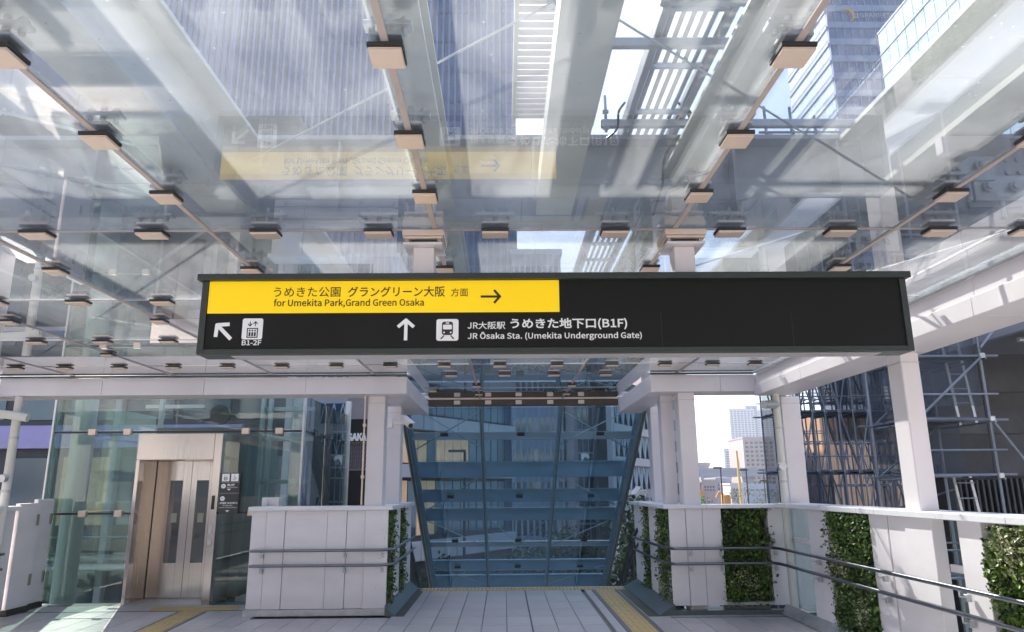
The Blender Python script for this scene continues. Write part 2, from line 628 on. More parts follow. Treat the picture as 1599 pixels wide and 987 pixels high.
MB().bar((-4.30, 8.6, .0), (-4.42, 10.5, .0), .04, .008).build('border_strip', tborder, tp2)
MB().bar((-3.94, 8.6, .0), (-4.06, 10.5, .0), .04, .008).build('border_strip', tborder, tp2)

# ------------------------------------------------------------------ glass roof
roof = thing('glass_canopy', (0, 4.16, GZ), 'large flat glass roof hung below steel girders with square beige clamps', 'glass roof')
xs = [-7.0, -5.90, -4.53, -3.16, -1.78, -.41, 1.05, 2.41, 3.5]
ys = [-6.1, -3.5, -.95, 1.62, 4.16, 5.80, 7.44, 9.1, 9.9]
def panel(x0, x1, y0, y1, m=None):
    mb = MB().box(x0 + .008, x1 - .008, y0 + .007, y1 - .007, GZ, GZ + .02)
    return mb.build('glass_panel', m or g_roof, roof)
for i in range(len(xs) - 1):
    for j in range(len(ys) - 1):
        panel(xs[i], xs[i + 1], ys[j], ys[j + 1])
sx = [-1.3, -.41, 1.05, 2.0]
for i in range(3):
    for a, b in ((9.9, 11.35), (11.35, 12.78)):
        panel(sx[i], sx[i + 1], a, b)
for x in xs[1:-1]:
    ye = 9.9
    if x in (-.41, 1.05): ye = 12.78
    MB().box(x - .013, x + .013, -6.1, ye, GZ - .008, GZ - .001).build('seam_bar', seamm, roof)
for y in ys[1:-1]:
    MB().box(-7.0, 3.5, y - .007, y + .007, GZ - .006, GZ - .002).build('seam_bar', seamm, roof)
MB().box(-1.3, 2.0, 11.343, 11.357, GZ - .006, GZ - .002).build('seam_bar', seamm, roof)

def clamp_meshes(w, l):
    pl = MB().bbox(-w / 2, w / 2, -l / 2, l / 2, -.040, -.026, .002).mesh('clamp_plate', clampm)
    ga = MB().box(-w / 2 - .004, w / 2 + .004, -l / 2 - .004, l / 2 + .004, -.024, -.0085).mesh('gasket', gasket)
    br = MB()
    br.bbox(-w / 2, w / 2, -l / 2, l / 2, .022, .036, .002)
    br.tube([(0, 0, .036), (0, 0, .14)], .014)
    br.bbox(-w * .75, w * .75, -.03, .03, .085, .105, .003)
    for sx_ in (-1, 1):
        br.tube([(sx_ * w * .5, 0, .06), (sx_ * w * .5, 0, .13)], .012, 6)
        br.tube([(sx_ * w * .5, 0, .105), (sx_ * w * .5, 0, .118)], .022, 6)
    return pl, ga, br.mesh('bracket', galv)
c1, c2 = clamp_meshes(.118, .118), clamp_meshes(.16, .10)
def clamp(x, y, cm):
    p = inst('clamp_plate', cm[0], roof, (x, y, GZ))
    inst('gasket', cm[1], p, (x, y, GZ))
    inst('bracket', cm[2], p, (x, y, GZ))
for x in xs[1:-1]:
    for y in (1.0, 2.30, 2.945, 3.59, 4.92, 6.5, 8.2):
        clamp(x, y, c1)
for y in (4.16, 5.80, 7.44, 9.1):
    for i in range(len(xs) - 1):
        a, b = xs[i], xs[i + 1]
        for t in (.25, .75):
            clamp(a + (b - a) * t, y, c2)
for x in (-.41, 1.05):
    for y in (11.0, 12.0):
        clamp(x, y, c1)
for x in (-.72, 0.02, .70, 1.42):
    clamp(x, 9.9, c2)

# steel above the glass
def beam(name, a, b, w, h, m, **k):
    return MB().ibeam(a, b, w, h, **k).build(name, m, roof)
YG = 4.40
for (x, w, h, zc, m) in ((-5.9, .16, .22, 3.43, steelw), (-4.53, .16, .22, 3.43, steelw), (-3.16, .16, .22, 3.43, steelw), (-.40, .20, .22, 3.43, steelw), (1.09, .17, .22, 3.43, steelw)):
    beam('rafter', (x, -6.2, zc), (x, YG - .14, zc), w, h, m)
    beam('rafter', (x, YG + .14, zc), (x, 9.95, zc), w, h, m)
for x in (-1.70, 2.33):
    beam('girder', (x, -6.2, 3.56), (x, YG - .14, 3.56), .28, .52, steelw, tf=.028, tw=.02)
    beam('girder', (x, YG + .14, 3.56), (x, 10.0, 3.56), .28, .52, steelw, tf=.028, tw=.02)
MB().ibeam((-7.2, YG, 3.56), (5.2, YG, 3.56), .26, .56, .03, .02).build('cross_girder', steelp, roof)
MB().ibeam((-7.2, -2.2, 3.56), (5.2, -2.2, 3.56), .26, .56, .03, .02).build('cross_girder', steelp, roof)
# web stiffeners, splice plates and bolts on the cross girder
stf = MB()
for x in (-6.4, -5.2, -3.9, -2.6, -1.55, -1.05, .2, 1.5, 2.18, 2.9, 3.6):
    stf.box(x - .008, x + .008, YG - .12, YG - .0115, 3.315, 3.805)
stf.build('stiffener', steelp, roof)
sp = MB().bbox(-.2, .2, -.026, -.0115, 3.37, 3.75, .002)
for i in range(5):
    for j in range(4):
        if i == 2: continue
        sp.tube([(-.16 + .08 * i, -.026, 3.42 + .095 * j), (-.16 + .08 * i, -.045, 3.42 + .095 * j)], .016, 6)
spm = sp.mesh('splice_plate', steelp)
for x in (-4.6, 3.25, 4.1):
    inst('splice_plate', spm, roof, (x, YG, 0))
# end plates with big bolts where the right girder meets its hangers
hp = MB()
hp.bbox(-.16, .16, -.012, .012, .0, .16, .003)
for s_ in (-1, 1):
    hp.tube([(s_ * .08, -.012, .085), (s_ * .08, -.034, .085)], .036, 8)
    hp.tube([(s_ * .08, -.034, .085), (s_ * .08, -.050, .085)], .022, 6)
hp.tube([(0, 0, 0), (0, 0, -.12)], .016)
hpm = hp.mesh('hanger_plate', galv)
for (x, y) in ((2.62, 3.75), (3.02, 4.05), (2.75, 5.0), (2.78, 2.9)):
    inst('hanger_plate', hpm, roof, (x, y, GZ + .13))
# light outriggers under the right girder
for y in (2.6, 3.25, 3.85):
    MB().bbox(2.16, 2.5, y - .03, y + .03, 3.20, 3.285, .004).build('outrigger', white, roof)
# long cream gutter between rafters
MB().box(.21, .43, -6.1, 4.25, 3.28, 3.30).box(.21, .225, -6.1, 4.25, 3.30, 3.42).box(.415, .43, -6.1, 4.25, 3.30, 3.42).build('gutter', steelw, roof)
# bracing rods with turnbuckles
def rod(a, b, r=.011, tb=.5):
    mb = MB().tube([a, b], r, 8)
    a, b = Vector(a), Vector(b)
    d = (b - a).normalized()
    p = a.lerp(b, tb)
    sd = d.cross(Vector((0, 0, 1))).normalized()
    for s_ in (-1, 1):
        mb.tube([p - d * .10 + sd * .022 * s_, p + d * .10 + sd * .022 * s_], .007, 6)
    mb.tube([p - d * .12, p - d * .09], .026, 8)
    mb.tube([p + d * .09, p + d * .12], .026, 8)
    return mb.build('tie_rod', galv, roof)
rod((-1.9, 4.55, 3.36), (-6.9, 10.1, 3.36), .013, .47)
rod((-3.1, 3.3, 3.33), (-1.8, 4.25, 3.33), .009)
rod((-6.9, 4.6, 3.37), (-1.9, 9.9, 3.37), .011)
rod((2.4, 4.5, 3.37), (-1.6, 9.9, 3.37), .009)
rod((-1.6, 1.0, 3.62), (2.2, 4.2, 3.62), .006)
rod((-1.6, 4.2, 3.62), (2.2, 1.0, 3.62), .006)
rod((-6.8, .4, 3.62), (-1.9, 4.2, 3.62), .010)
rod((-6.8, 4.2, 3.62), (-1.9, .4, 3.62), .010)
rod((2.55, 4.6, 3.33), (3.6, 6.6, 3.33), .012, .4)
rod((3.6, 4.6, 3.33), (2.6, 6.6, 3.33), .012, .6)

# white edge beams round the roof: boxes with open joints, made of separate casing panels
def casing(x0, x1, y0, y1, z0, z1, axis, step=1.5, m=white):
    n = max(1, round(((x1 - x0) if axis == 'x' else (y1 - y0)) / step))
    for i in range(n):
        if axis == 'x':
            a, b = x0 + (x1 - x0) * i / n + .002, x0 + (x1 - x0) * (i + 1) / n - .002
            MB().bbox(a, b, y0, y1, z0, z1, .003).build('edge_casing', m, roof)
        else:
            a, b = y0 + (y1 - y0) * i / n + .002, y0 + (y1 - y0) * (i + 1) / n - .002
            MB().bbox(x0, x1, a, b, z0, z1, .003).build('edge_casing', m, roof)
casing(3.47, 3.98, -6.0, 9.9, 2.82, 2.965, 'y', 1.6)
casing(3.50, 3.98, -6.0, 9.9, 2.97, 3.12, 'y', 1.6)
casing(2.04, 3.98, 9.905, 10.35, 2.885, 3.12, 'x', .8)
casing(2.04, 2.46, 10.352, 12.9, 2.885, 3.12, 'y', 1.3)
casing(-6.9, -1.33, 9.905, 10.35, 2.88, 3.115, 'x', 1.4)
casing(-1.76, -1.33, 10.352, 12.9, 2.88, 3.115, 'y', 1.3)
casing(-7.4, -6.92, -6.0, 10.35, 2.87, 3.115, 'y', 1.6)
MB().box(-1.33, 2.04, 12.79, 12.98, 3.03, 3.148).build('end_beam', mat('roller_brown', (.06, .045, .03), .4, .3), roof)
MB().bbox(-1.33, 2.04, 12.765, 12.788, 3.134, 3.148, .003).build('end_trim', clampm, roof)
hm = MB().bbox(-.055, .055, -.035, 0, -.07, 0, .006).tube([(-.03, -.035, -.04), (-.03, -.05, -.04)], .012, 6).tube([(.03, -.035, -.04), (.03, -.05, -.04)], .012, 6).mesh('roller_bracket', clampm)
for x in (-.82, -.27, .27, .83, 1.38):
    inst('roller_bracket', hm, roof, (x, 12.79, 3.115))
# sealing strip between glass and casings
for a in ((-6.9, -1.33, 9.86, 9.90), (2.04, 3.47, 9.86, 9.90)):
    MB().box(*a, 3.122, 3.145).build('seal', darkm, roof)
MB().box(3.46, 3.50, -6, 9.85, 3.122, 3.148).build('seal', galv, roof)

# grating walkway and louvre frames above
wk = thing('grating_walkway', (.95, 5, 3.9), 'perforated maintenance walkway on hangers above the glass roof', 'walkway')
for x in (.80, 1.13):
    MB().bbox(x - .02, x + .02, -6, 9.0, 3.86, 3.95, .004).build('side_rail', galv, wk)
bmesh_plate = MB()
for i in range(6):
    xx = .83 + i * .053
    bmesh_plate.bbox(xx, xx + .026, -.23, .23, 0, .012, .002)
bmesh_plate.box(.82, 1.11, -.255, -.232, -.01, .02)
gp = bmesh_plate.mesh('grating', galv)
y = -5.7
while y < 8.9:
    inst('grating', gp, wk, (0, y, 3.88)); y += .5
for (y, x0, x1) in ((3.26, .46, 1.32), (4.10, .62, 2.62), (2.92, .74, 1.26), (1.2, .3, 2.1)):
    MB().bbox(x0, x1, y - .02, y + .02, 3.80, 3.85, .004).build('cross_arm', galv, wk)
    for xx in (x0 + .03, x1 - .03):
        MB().tube([(xx, y, 3.77), (xx, y, 4.02)], .01, 6).tube([(xx, y, 3.79), (xx, y, 3.80)], .022, 6).tube([(xx, y, 3.90), (xx, y, 3.915)], .022, 6).build('hanger_bolt', galv, wk)
lv = thing('louvre_rack', (.3, 3.6, 3.9), 'rack of thin white louvre slats over the glass roof beside the walkway', 'louvre')
for x in (.075, .29, .46, .575):
    MB().bbox(x - .012, x + .012, -6, 4.22, 3.87, 3.95, .003).build('side_rail', steelw, lv)
s1 = MB().bar((.087, 0, 0), (.278, 0, 0), .036, .005, (0, .35, 1)).mesh('slat', white)
s2 = MB().bar((.472, 0, 0), (.563, 0, 0), .036, .005, (0, .35, 1)).mesh('slat', white)
y = .8
while y < 4.2:
    inst('slat', s1, lv, (0, y, 3.905))
    inst('slat', s2, lv, (0, y + .02, 3.905))
    y += .062
cb = thing('cable_run', (1.1, 4.2, 3.6), 'black cables looping over the girder beside the walkway', 'cable')
def cable(pts, r=.009):
    P = [Vector(p) for p in pts]
    out = []
    for i in range(len(P) - 1):
        p0, p1, p2, p3 = P[max(i - 1, 0)], P[i], P[i + 1], P[min(i + 2, len(P) - 1)]
        for k in range(6):
            t = k / 6
            out.append(.5 * ((2 * p1) + (-p0 + p2) * t + (2 * p0 - 5 * p1 + 4 * p2 - p3) * t * t + (-p0 + 3 * p1 - 3 * p2 + p3) * t ** 3))
    out.append(P[-1])
    MB().tube(out, r, 6).build('cable', cablem, cb, smooth=True)
def ap(x_, y_, Y_): return at(x_, y_, Y=Y_)
cable([ap(1058, 160, 4.05), ap(1070, 170, 4.05), ap(1078, 190, 4.08), ap(1074, 208, 4.1), ap(1056, 216, 4.12), ap(1040, 240, 4.13), ap(1036, 262, 4.13), ap(1034, 290, 4.13), ap(1024, 322, 4.13), ap(1020, 335, 4.1)])
cable([ap(1064, 158, 4.05), ap(1080, 180, 4.05), ap(1078, 205, 4.1), ap(1100, 215, 4.2)], .008)
cable([ap(976, 160, 4.05), ap(966, 175, 4.05), ap(964, 200, 4.08), ap(948, 216, 4.15)], .008)

# ------------------------------------------------------------------ sign and its hangers
SY = 4.16
sg = thing('direction_sign', (.32, SY, 2.38), 'long black and yellow station direction sign hanging from two posts', 'sign')
MB().bbox(-1.79, 2.43, SY + .012, SY + .17, 2.385, 2.83, .004).build('case', signgreen, sg)
MB().bbox(-1.815, 2.455, SY - .03, SY + .20, 2.83, 2.868, .003).build('top_cap', signgreen, sg)
fr = MB()
fr.bbox(-1.79, -1.752, SY - .006, SY + .012, 2.385, 2.829, .002)
fr.bbox(2.392, 2.43, SY - .006, SY + .012, 2.385, 2.829, .002)
fr.bbox(-1.752, 2.392, SY - .006, SY + .012, 2.385, 2.416, .002)
fr.build('frame', signgreen, sg)
MB().box(-1.752, 2.392, SY + .005, SY + .0118, 2.416, 2.829).build('face', signblack, sg)
MB().box(-1.750, .337, SY + .002, SY + .005, 2.632, 2.828).build('yellow_panel', signyellow, sg)
sm_ = MB()
for x in (.94, 1.72):
    sm_.box(x - .0012, x + .0012, SY + .0035, SY + .005, 2.418, 2.63)
sm_.build('face_seam', gasket, sg)
sc2 = MB()
for k in range(9):
    x = -1.73 + .5125 * k
    sc2.tube([(x, SY - .006, 2.40), (x, SY - .0085, 2.40)], .005, 8)
o = sc2.build('screw', signgreen, sg); o['kind'] = 'stuff'
MB().bbox(-1.60, 2.25, SY + .03, SY + .15, 2.378, 2.385, .002).build('underside', soffit, sg)
ty = SY + .0005
def stext(s, x0, y0, x1, y1, m=signwhite, bold=0.0, sp=1.0):
    """fit text between photograph corners (lower left, upper right) on the sign face"""
    a, b = at(x0, y0, Y=SY), at(x1, y1, Y=SY)
    return text(s, m, sg, a.x, a.z, ty if m is signdark else SY + .003, h=b.z - a.z, w=b.x - a.x, bold=bold, depth=.0012, spacing=sp)
stext('うめきた公園', 427, 464, 532, 448, signdark, 0)
stext('グラングリーン大阪', 543, 464, 695, 447, signdark, .003)
stext('方面', 704, 463, 731, 450, signdark, 0)
stext('for Umekita Park,Grand Green Osaka', 427, 481, 662, 466, signdark, .004)
stext('B1-2F', 377, 539, 408, 531, signwhite, .006)
stext('JR大阪駅', 730, 514, 789, 502, signwhite, .003)
stext('うめきた地下口(B1F)', 797, 515, 979, 496, signwhite, .008)
stext('JR Ōsaka Sta. (Umekita Underground Gate)', 730, 532, 1002, 517, signwhite, .005)
def arrow(cx, cz, L, ang, m, y, t=.018, hd=.042):
    """shaft and open head pointing along ang"""
    mb = MB()
    def seg(p, q):
        d = Vector((q[0] - p[0], q[1] - p[1])).normalized()
        n = Vector((-d.y, d.x)) * t / 2
        mb.poly([(p[0] + n.x, p[1] + n.y), (p[0] - n.x, p[1] - n.y), (q[0] - n.x, q[1] - n.y), (q[0] + n.x, q[1] + n.y)], y, y + .0012)
    def rot(px, pz): return (cx + px * cos(ang) - pz * sin(ang), cz + px * sin(ang) + pz * cos(ang))
    seg(rot(-L / 2, 0), rot(L / 2 - .01, 0))
    y -= .0006
    seg(rot(L / 2, .004), rot(L / 2 - hd, -hd - .002))
    y -= .0006
    seg(rot(L / 2, -.004), rot(L / 2 - hd, hd + .002))
    return mb.build('arrow', m, sg)
p = at(766, 463, Y=SY); arrow(p.x, p.z, .118, 0, signdark, ty, .014, .038)
p = at(349, 518, Y=SY); arrow(p.x, p.z, .125, radians(135), signwhite, ty + .003, .022, .052)
p = at(633.5, 515, Y=SY); arrow(p.x, p.z, .125, radians(90), signwhite, ty + .003, .02, .045)
def rrect(x0, x1, z0, z1, r):
    pts = []
    for cx, cz, a0 in ((x1 - r, z1 - r, 0), (x0 + r, z1 - r, 90), (x0 + r, z0 + r, 180), (x1 - r, z0 + r, 270)):
        for k in range(5):
            a = radians(a0 + 22.5 * k)
            pts.append((cx + r * cos(a), cz + r * sin(a)))
    return pts
# lift pictogram
a, b = at(376.5, 530, Y=SY), at(411, 497, Y=SY)
X0, X1, Z0, Z1 = a.x, b.x, a.z, b.z
pic = MB().poly(rrect(X0, X1, Z0, Z1, .012), SY + .003, SY + .0048).build('pictogram', signwhite, sg)
ink = MB()
w_ = X1 - X0
def R_(x0, x1, z0, z1, yy=SY + .002): ink.poly([(X0 + w_ * x0, Z0 + w_ * z0), (X0 + w_ * x1, Z0 + w_ * z0), (X0 + w_ * x1, Z0 + w_ * z1), (X0 + w_ * x0, Z0 + w_ * z1)], yy, yy + .001)
R_(.24, .78, .08, .13); R_(.24, .78, .52, .57); R_(.24, .29, .13, .52); R_(.73, .78, .13, .52)
for c in (.38, .51, .64):
    R_(c - .045, c + .045, .16, .36)
    ink.poly([(X0 + w_ * c + .045 * w_ * cos(t * pi / 4), Z0 + w_ * .44 + .045 * w_ * sin(t * pi / 4)) for t in range(8)], SY + .0015, SY + .0028)
for c, u in ((.38, -1), (.64, 1)):
    R_(c - .02, c + .02, .66, .90)
    zt = .90 if u > 0 else .66
    for s_ in (-1, 1):
        ink.poly([(X0 + w_ * c, Z0 + w_ * (zt + .02 * u)), (X0 + w_ * (c + s_ * .12), Z0 + w_ * (zt - .11 * u)), (X0 + w_ * (c + s_ * .09), Z0 + w_ * (zt - .14 * u)), (X0 + w_ * c, Z0 + w_ * (zt - .05 * u))], SY + .0009 - .0003 * s_, SY + .0018)
ink.build('pictogram_ink', signdark, pic)
# train pictogram
a, b = at(681, 532, Y=SY), at(716, 498, Y=SY)
X0, X1, Z0, Z1 = a.x, b.x, a.z, b.z
w_ = X1 - X0
pic = MB().poly(rrect(X0, X1, Z0, Z1, .014), SY + .003, SY + .0048).build('pictogram', signwhite, sg)
ink = MB()
ink.poly(rrect(X0 + w_ * .25, X0 + w_ * .75, Z0 + w_ * .26, Z0 + w_ * .88, .014), SY + .002, SY + .003)
for s_ in (-1, 1):
    c = .5
    ink.poly([(X0 + w_ * (c + s_ * .12), Z0 + w_ * .24), (X0 + w_ * (c + s_ * .19), Z0 + w_ * .24), (X0 + w_ * (c + s_ * .33), Z0 + w_ * .08), (X0 + w_ * (c + s_ * .25), Z0 + w_ * .08)], SY + .002, SY + .003)
ink.build('pictogram_ink', signdark, pic)
wi = MB()
wi.poly(rrect(X0 + w_ * .30, X0 + w_ * .70, Z0 + w_ * .52, Z0 + w_ * .74, .006), SY + .001, SY + .0018)
wi.poly(rrect(X0 + w_ * .42, X0 + w_ * .58, Z0 + w_ * .79, Z0 + w_ * .84, .002), SY + .001, SY + .0018)
for c in (.35, .65):
    wi.poly([(X0 + w_ * c + .04 * w_ * cos(t * pi / 4), Z0 + w_ * .38 + .04 * w_ * sin(t * pi / 4)) for t in range(8)], SY + .001, SY + .0018)
wi.build('pictogram_detail', signwhite, pic)
for x, lb in ((-.48, 'white square hanger post with stepped cap, carrying the sign left of its centre'), (1.11, 'white square hanger post with stepped cap, carrying the sign right of its centre')):
    h = thing('hanger_post', (x, SY + .08, 2.87), lb, 'post', 'posts hanging the direction sign from the roof')
    MB().bbox(x - .063, x + .063, SY + .02, SY + .145, 2.868, 3.045, .004).build('post', white, h)
    MB().bbox(x - .118, x + .118, SY - .04, SY + .20, 3.046, 3.06, .003).build('lower_plate', white, h)
    MB().box(x - .07, x + .07, SY - .005, SY + .165, 3.061, 3.082).build('spacer', darkm, h)
    MB().bbox(x - .118, x + .118, SY - .04, SY + .20, 3.083, 3.098, .003).bbox(x - .125, x + .125, SY - .045, SY + .205, 3.100, 3.138, .003).build('upper_plate', clampm, h)
    for sx_ in (-1, 1):
        MB().tube([(x + sx_ * .095, SY - .01, 3.06), (x + sx_ * .095, SY - .01, 3.083)], .012, 6).build('bolt', galv, h)

# ------------------------------------------------------------------ columns
def column(x0, x1, y0, y1, z0, z1, label, pipe=False):
    c = thing('column', ((x0 + x1) / 2, (y0 + y1) / 2, z0), label, 'column', 'white columns under the roof edge')
    MB().bbox(x0, x1, y0, y1, z0, z1, .008).build('shaft', white, c)
    MB().bbox(x0 - .004, x1 + .004, y0 - .004, y1 + .004, z1 - .10, z1 - .094, .001).build('collar', galv, c)
    MB().bbox(x0 - .03, x1 + .03, y0 - .03, y1 + .03, z0, z0 + .03, .004).build('foot_plate', galv, c)
    return c
column(2.43, 2.66, 10.0, 10.25, 0, 2.885, 'white square column at the right front corner of the stair opening')
column(2.25, 2.43, 10.32, 10.52, 0, 2.885, 'slim white column just behind the right stair corner column')
column(2.42, 2.68, 11.9, 12.15, 0, 2.885, 'white column half way along the right side of the stair')
column(3.86, 4.12, 9.98, 10.2, 0, 2.82, 'white column at the far right corner of the deck behind the drainpipe')
column(3.70, 3.87, 6.58, 6.83, 0, 2.82, 'broad white column standing in the right parapet under the sign end')
column(3.70, 3.87, 1.6, 1.85, 0, 2.82, 'white column in the right parapet near the camera')
column(-1.90, -1.66, 10.15, 10.4, 0, 2.88, 'white square column at the left front corner of the stair opening')
column(-1.86, -1.62, 11.5, 11.8, 0, 2.88, 'white column half way along the left side of the stair')
column(-7.2, -6.95, 9.6, 9.9, 0, 2.87, 'white column at the far left corner of the deck')

# ------------------------------------------------------------------ parapets
def living_wall(name, axis, a0, a1, f, z0, z1, n, label, pale=0.08, bright=.3, out=.11):
    """climbing plants in a recessed pocket; axis x: face at y=f looking -Y; axis y: face at x=f, looking towards sgn"""
    t = thing('living_wall', ((a0 + a1) / 2, f, z0) if axis == 'x' else (f, (a0 + a1) / 2, z0), label, 'climbing plant', 'plant panels in the parapets')
    sg_ = 1 if axis in ('x', 'yr') else -1
    W_ = a1 - a0
    if axis == 'x': MB().box(a0, a1, f + .10, f + .14, z0, z1).build('felt_backing', soilm, t)
    else:
        xa, xb = (f + .10, f + .14) if axis == 'yr' else (f - .14, f - .10)
        MB().box(xa, xb, a0, a1, z0, z1).build('felt_backing', soilm, t)
    cl = [(random.uniform(a0, a1), random.uniform(z0 + .05, z1), random.uniform(.04, .13)) for _ in range(46)]
    holes = [(random.uniform(a0, a1), random.uniform(z0, z1), random.uniform(.03, .075)) for _ in range(9)]
    def pt():
        while True:
            q = pt0()
            u = q[0] if axis == 'x' else q[1]
            if all((u - a) ** 2 + (q[2] - b) ** 2 > c * c or random.random() < .12 for a, b, c in holes): return q
    def pt0():
        u, z, r = random.choice(cl)
        if random.random() < .35:
            u, z, r = random.uniform(a0, a1), random.uniform(z0, z1), .02
        u += random.gauss(0, r); z += random.gauss(0, r)
        u = min(max(u, a0 - .05), a1 + .05); z = min(max(z, z0 - .03), z1)
        dd = random.uniform(-out * .5, .10) + (abs(random.gauss(0, .02)))
        return (u, f + dd, z) if axis == 'x' else (f + sg_ * dd, u, z)
    for m, k, nm in ((leaf_a, n, 'foliage'), (leaf_b, int(n * bright), 'sunlit_foliage')):  # brighter leaves put a sunlit green into the colour
        o = leaves(MB(), k, pt, .018, .062).build(nm, m, t)
        o['kind'] = 'stuff'
    # wandering stems that leave the pocket
    sm = MB()
    for _ in range(9):
        u, z = random.uniform(a0, a1), random.uniform(z0 + .1, z1 - .1)
        e = random.choice((-1, 1))
        if random.random() < .5: u = a0 if e < 0 else a1
        P = []
        for q in range(6):
            dd = -.015 - .012 * q
            P.append((u, f + dd, z) if axis == 'x' else (f + sg_ * dd, u, z))
            u += e * random.uniform(.0, .022); z += random.uniform(-.03, .012)
        sm.tube(P, .003, 4)
        for q in P[1:]:
            leaves(sm, 2, lambda: q, .018, .04)
    so_ = sm.build('stray_stem', leaf_a, t)
    so_['kind'] = 'stuff'
    cc = [(random.uniform(a0 + .1, a1 - .1), random.uniform(z0 + .15, z1 - .1)) for _ in range(3)]
    def pp():
        u, z = random.choice(cc)
        u += random.gauss(0, .09); z += random.gauss(0, .10)
        u = min(max(u, a0), a1); z = min(max(z, z0), z1)
        d = random.uniform(-out * .65, -.01)
        return (u, f + d, z) if axis == 'x' else (f + sg_ * d, u, z)
    o = leaves(MB(), int(n * pale), pp, .02, .04).build('variegated_foliage', leaf_c, t)
    o['kind'] = 'stuff'
    return t

def rail(pts, label, brackets, nrm):
    """pair of handrails on cranked brackets"""
    t = thing('handrail', (pts[0][0], pts[0][1], 0), label, 'handrail')
    for z in (.82, .63):
        P = []
        for i, p in enumerate(pts):
            P.append(Vector((p[0], p[1], z + (p[2] if len(p) > 2 else 0))))
        MB().tube(P, .019, 10).build('rail_tube', tube_m, t, smooth=True)
        for (bx, by, nx, ny) in brackets:
            b = MB()
            b.tube([(bx, by, z - .015), (bx, by, z - .06), (bx + nx * .06, by + ny * .06, z - .075)], .008, 6)
            b.bbox(bx + nx * .065 - .02, bx + nx * .065 + .02, by + ny * .065 - .02, by + ny * .065 + .02, z - .10, z - .045, .003)
            b.build('bracket', galv, t)
    return t

# back wall, right of the stair
pr_ = thing('parapet', (3.0, 10.0, 0), 'white panelled parapet with plant pocket between stair and right corner', 'parapet')
YB = 9.95
segs = [(2.20, 2.42), (2.425, 2.64), (2.645, 2.90), (3.52, 3.72)]
for k, (a, b) in enumerate(segs):
    MB().bbox(a, b, YB - (.012 if k % 2 else 0), YB + (.03 if k == 0 else .2), .10, 1.32, .004).build('panel', panelw, pr_)
MB().box(2.90, 3.52, YB + .15, YB + .2, .02, 1.32).build('back_panel', soffit, pr_)
MB().box(2.90, 3.52, YB + .01, YB + .15, .10, .14).build('planter_tray', galv, pr_)
cop = MB()
cop.bbox(2.12, 2.70, YB - .05, YB + .30, 1.32, 1.37, .005)
cop.build('coping', coping_m, pr_)
MB().bbox(2.702, 3.72, YB - .05, YB + .30, 1.32, 1.37, .005).build('coping', coping_m, pr_)
MB().poly([(2.2, .0), (3.75, .0), (3.75, .055), (2.2, .055)], YB - .09, YB).build('skirting', kerb_m, pr_)
living_wall('lw', 'x', 2.92, 3.50, YB, .14, 1.31, 3600, 'dense green climbing plant filling the pocket of the far parapet beside the stair', .05, .35)

# right wall of the stair opening
ps = thing('parapet', (2.2, 11.2, 0), 'white stair-side parapet on the right of the stair with dark sloping kerb', 'parapet')
for a, b in ((10.78, 11.35), (11.80, 12.6)):
    MB().bbox(2.20, 2.40, a, b, .0, 1.32, .004).build('panel', panelw, ps)
MB().bbox(2.12, 2.62, 10.27, 12.62, 1.32, 1.37, .005).build('coping', coping_m, ps)
MB().box(2.34, 2.42, 10.3, 12.6, 0, 1.31).build('back_panel', soffit, ps)
living_wall('lw', 'yr', 10.10, 10.76, 2.22, .05, 1.30, 2600, 'narrow strip of climbing plant at the near right side of the stair', .10, .3, .12)
living_wall('lw', 'yr', 11.36, 11.79, 2.22, .05, 1.30, 2400, 'narrow strip of climbing plant farther down the right side of the stair', .05, .3, .12)
def kerb(pts_in, pts_out, h, label, parent):
    (ax, ay), (bx, by) = pts_in
    (cx, cy_), (dx, dy) = pts_out
    MB().add([(ax, ay, h), (bx, by, h), (dx, dy, .012), (cx, cy_, .012), (ax, ay, 0), (bx, by, 0), (dx, dy, 0), (cx, cy_, 0)],
             [(0, 1, 2, 3), (4, 7, 6, 5), (0, 4, 5, 1), (1, 5, 6, 2), (2, 6, 7, 3), (3, 7, 4, 0)]).build('kerb', kerb_m, parent)
kerb([(2.20, 9.86), (2.20, 12.6)], [(1.98, 9.80), (1.98, 12.62)], .13, '', ps)
MB().box(1.84, 1.98, 9.80, 12.6, -.01, .004).build('gutter_strip', mat('gutter_dark', (.055, .055, .05), .5), ps)

# left stair side
pl = thing('parapet', (-1.56, 11.2, 0), 'white stair-side parapet on the left of the stair with dark sloping kerb', 'parapet')
for a, b in ((10.75, 11.30), (11.85, 12.6)):
    MB().bbox(-1.78, -1.56, a, b, 0, 1.33, .004).build('panel', panelw, pl)
MB().bbox(-1.95, -1.50, 10.42, 12.62, 1.33, 1.385, .005).build('coping', coping_m, pl)
MB().box(-1.80, -1.72, 10.3, 12.6, 0, 1.32).build('back_panel', soffit, pl)
living_wall('lw', 'yl', 10.17, 10.74, -1.58, .05, 1.30, 2600, 'narrow strip of climbing plant at the near left side of the stair', .04, .2, .12)
living_wall('lw', 'yl', 11.31, 11.84, -1.58, .05, 1.30, 2400, 'narrow strip of climbing plant farther down the left side of the stair', .04, .25, .12)
kerb([(-1.56, 10.02), (-1.56, 12.6)], [(-1.42, 9.98), (-1.42, 12.62)], .13, '', pl)
MB().box(-1.42, -1.30, 9.98, 12.6, -.01, .004).build('gutter_strip', bpy.data.materials['gutter_dark'], pl)

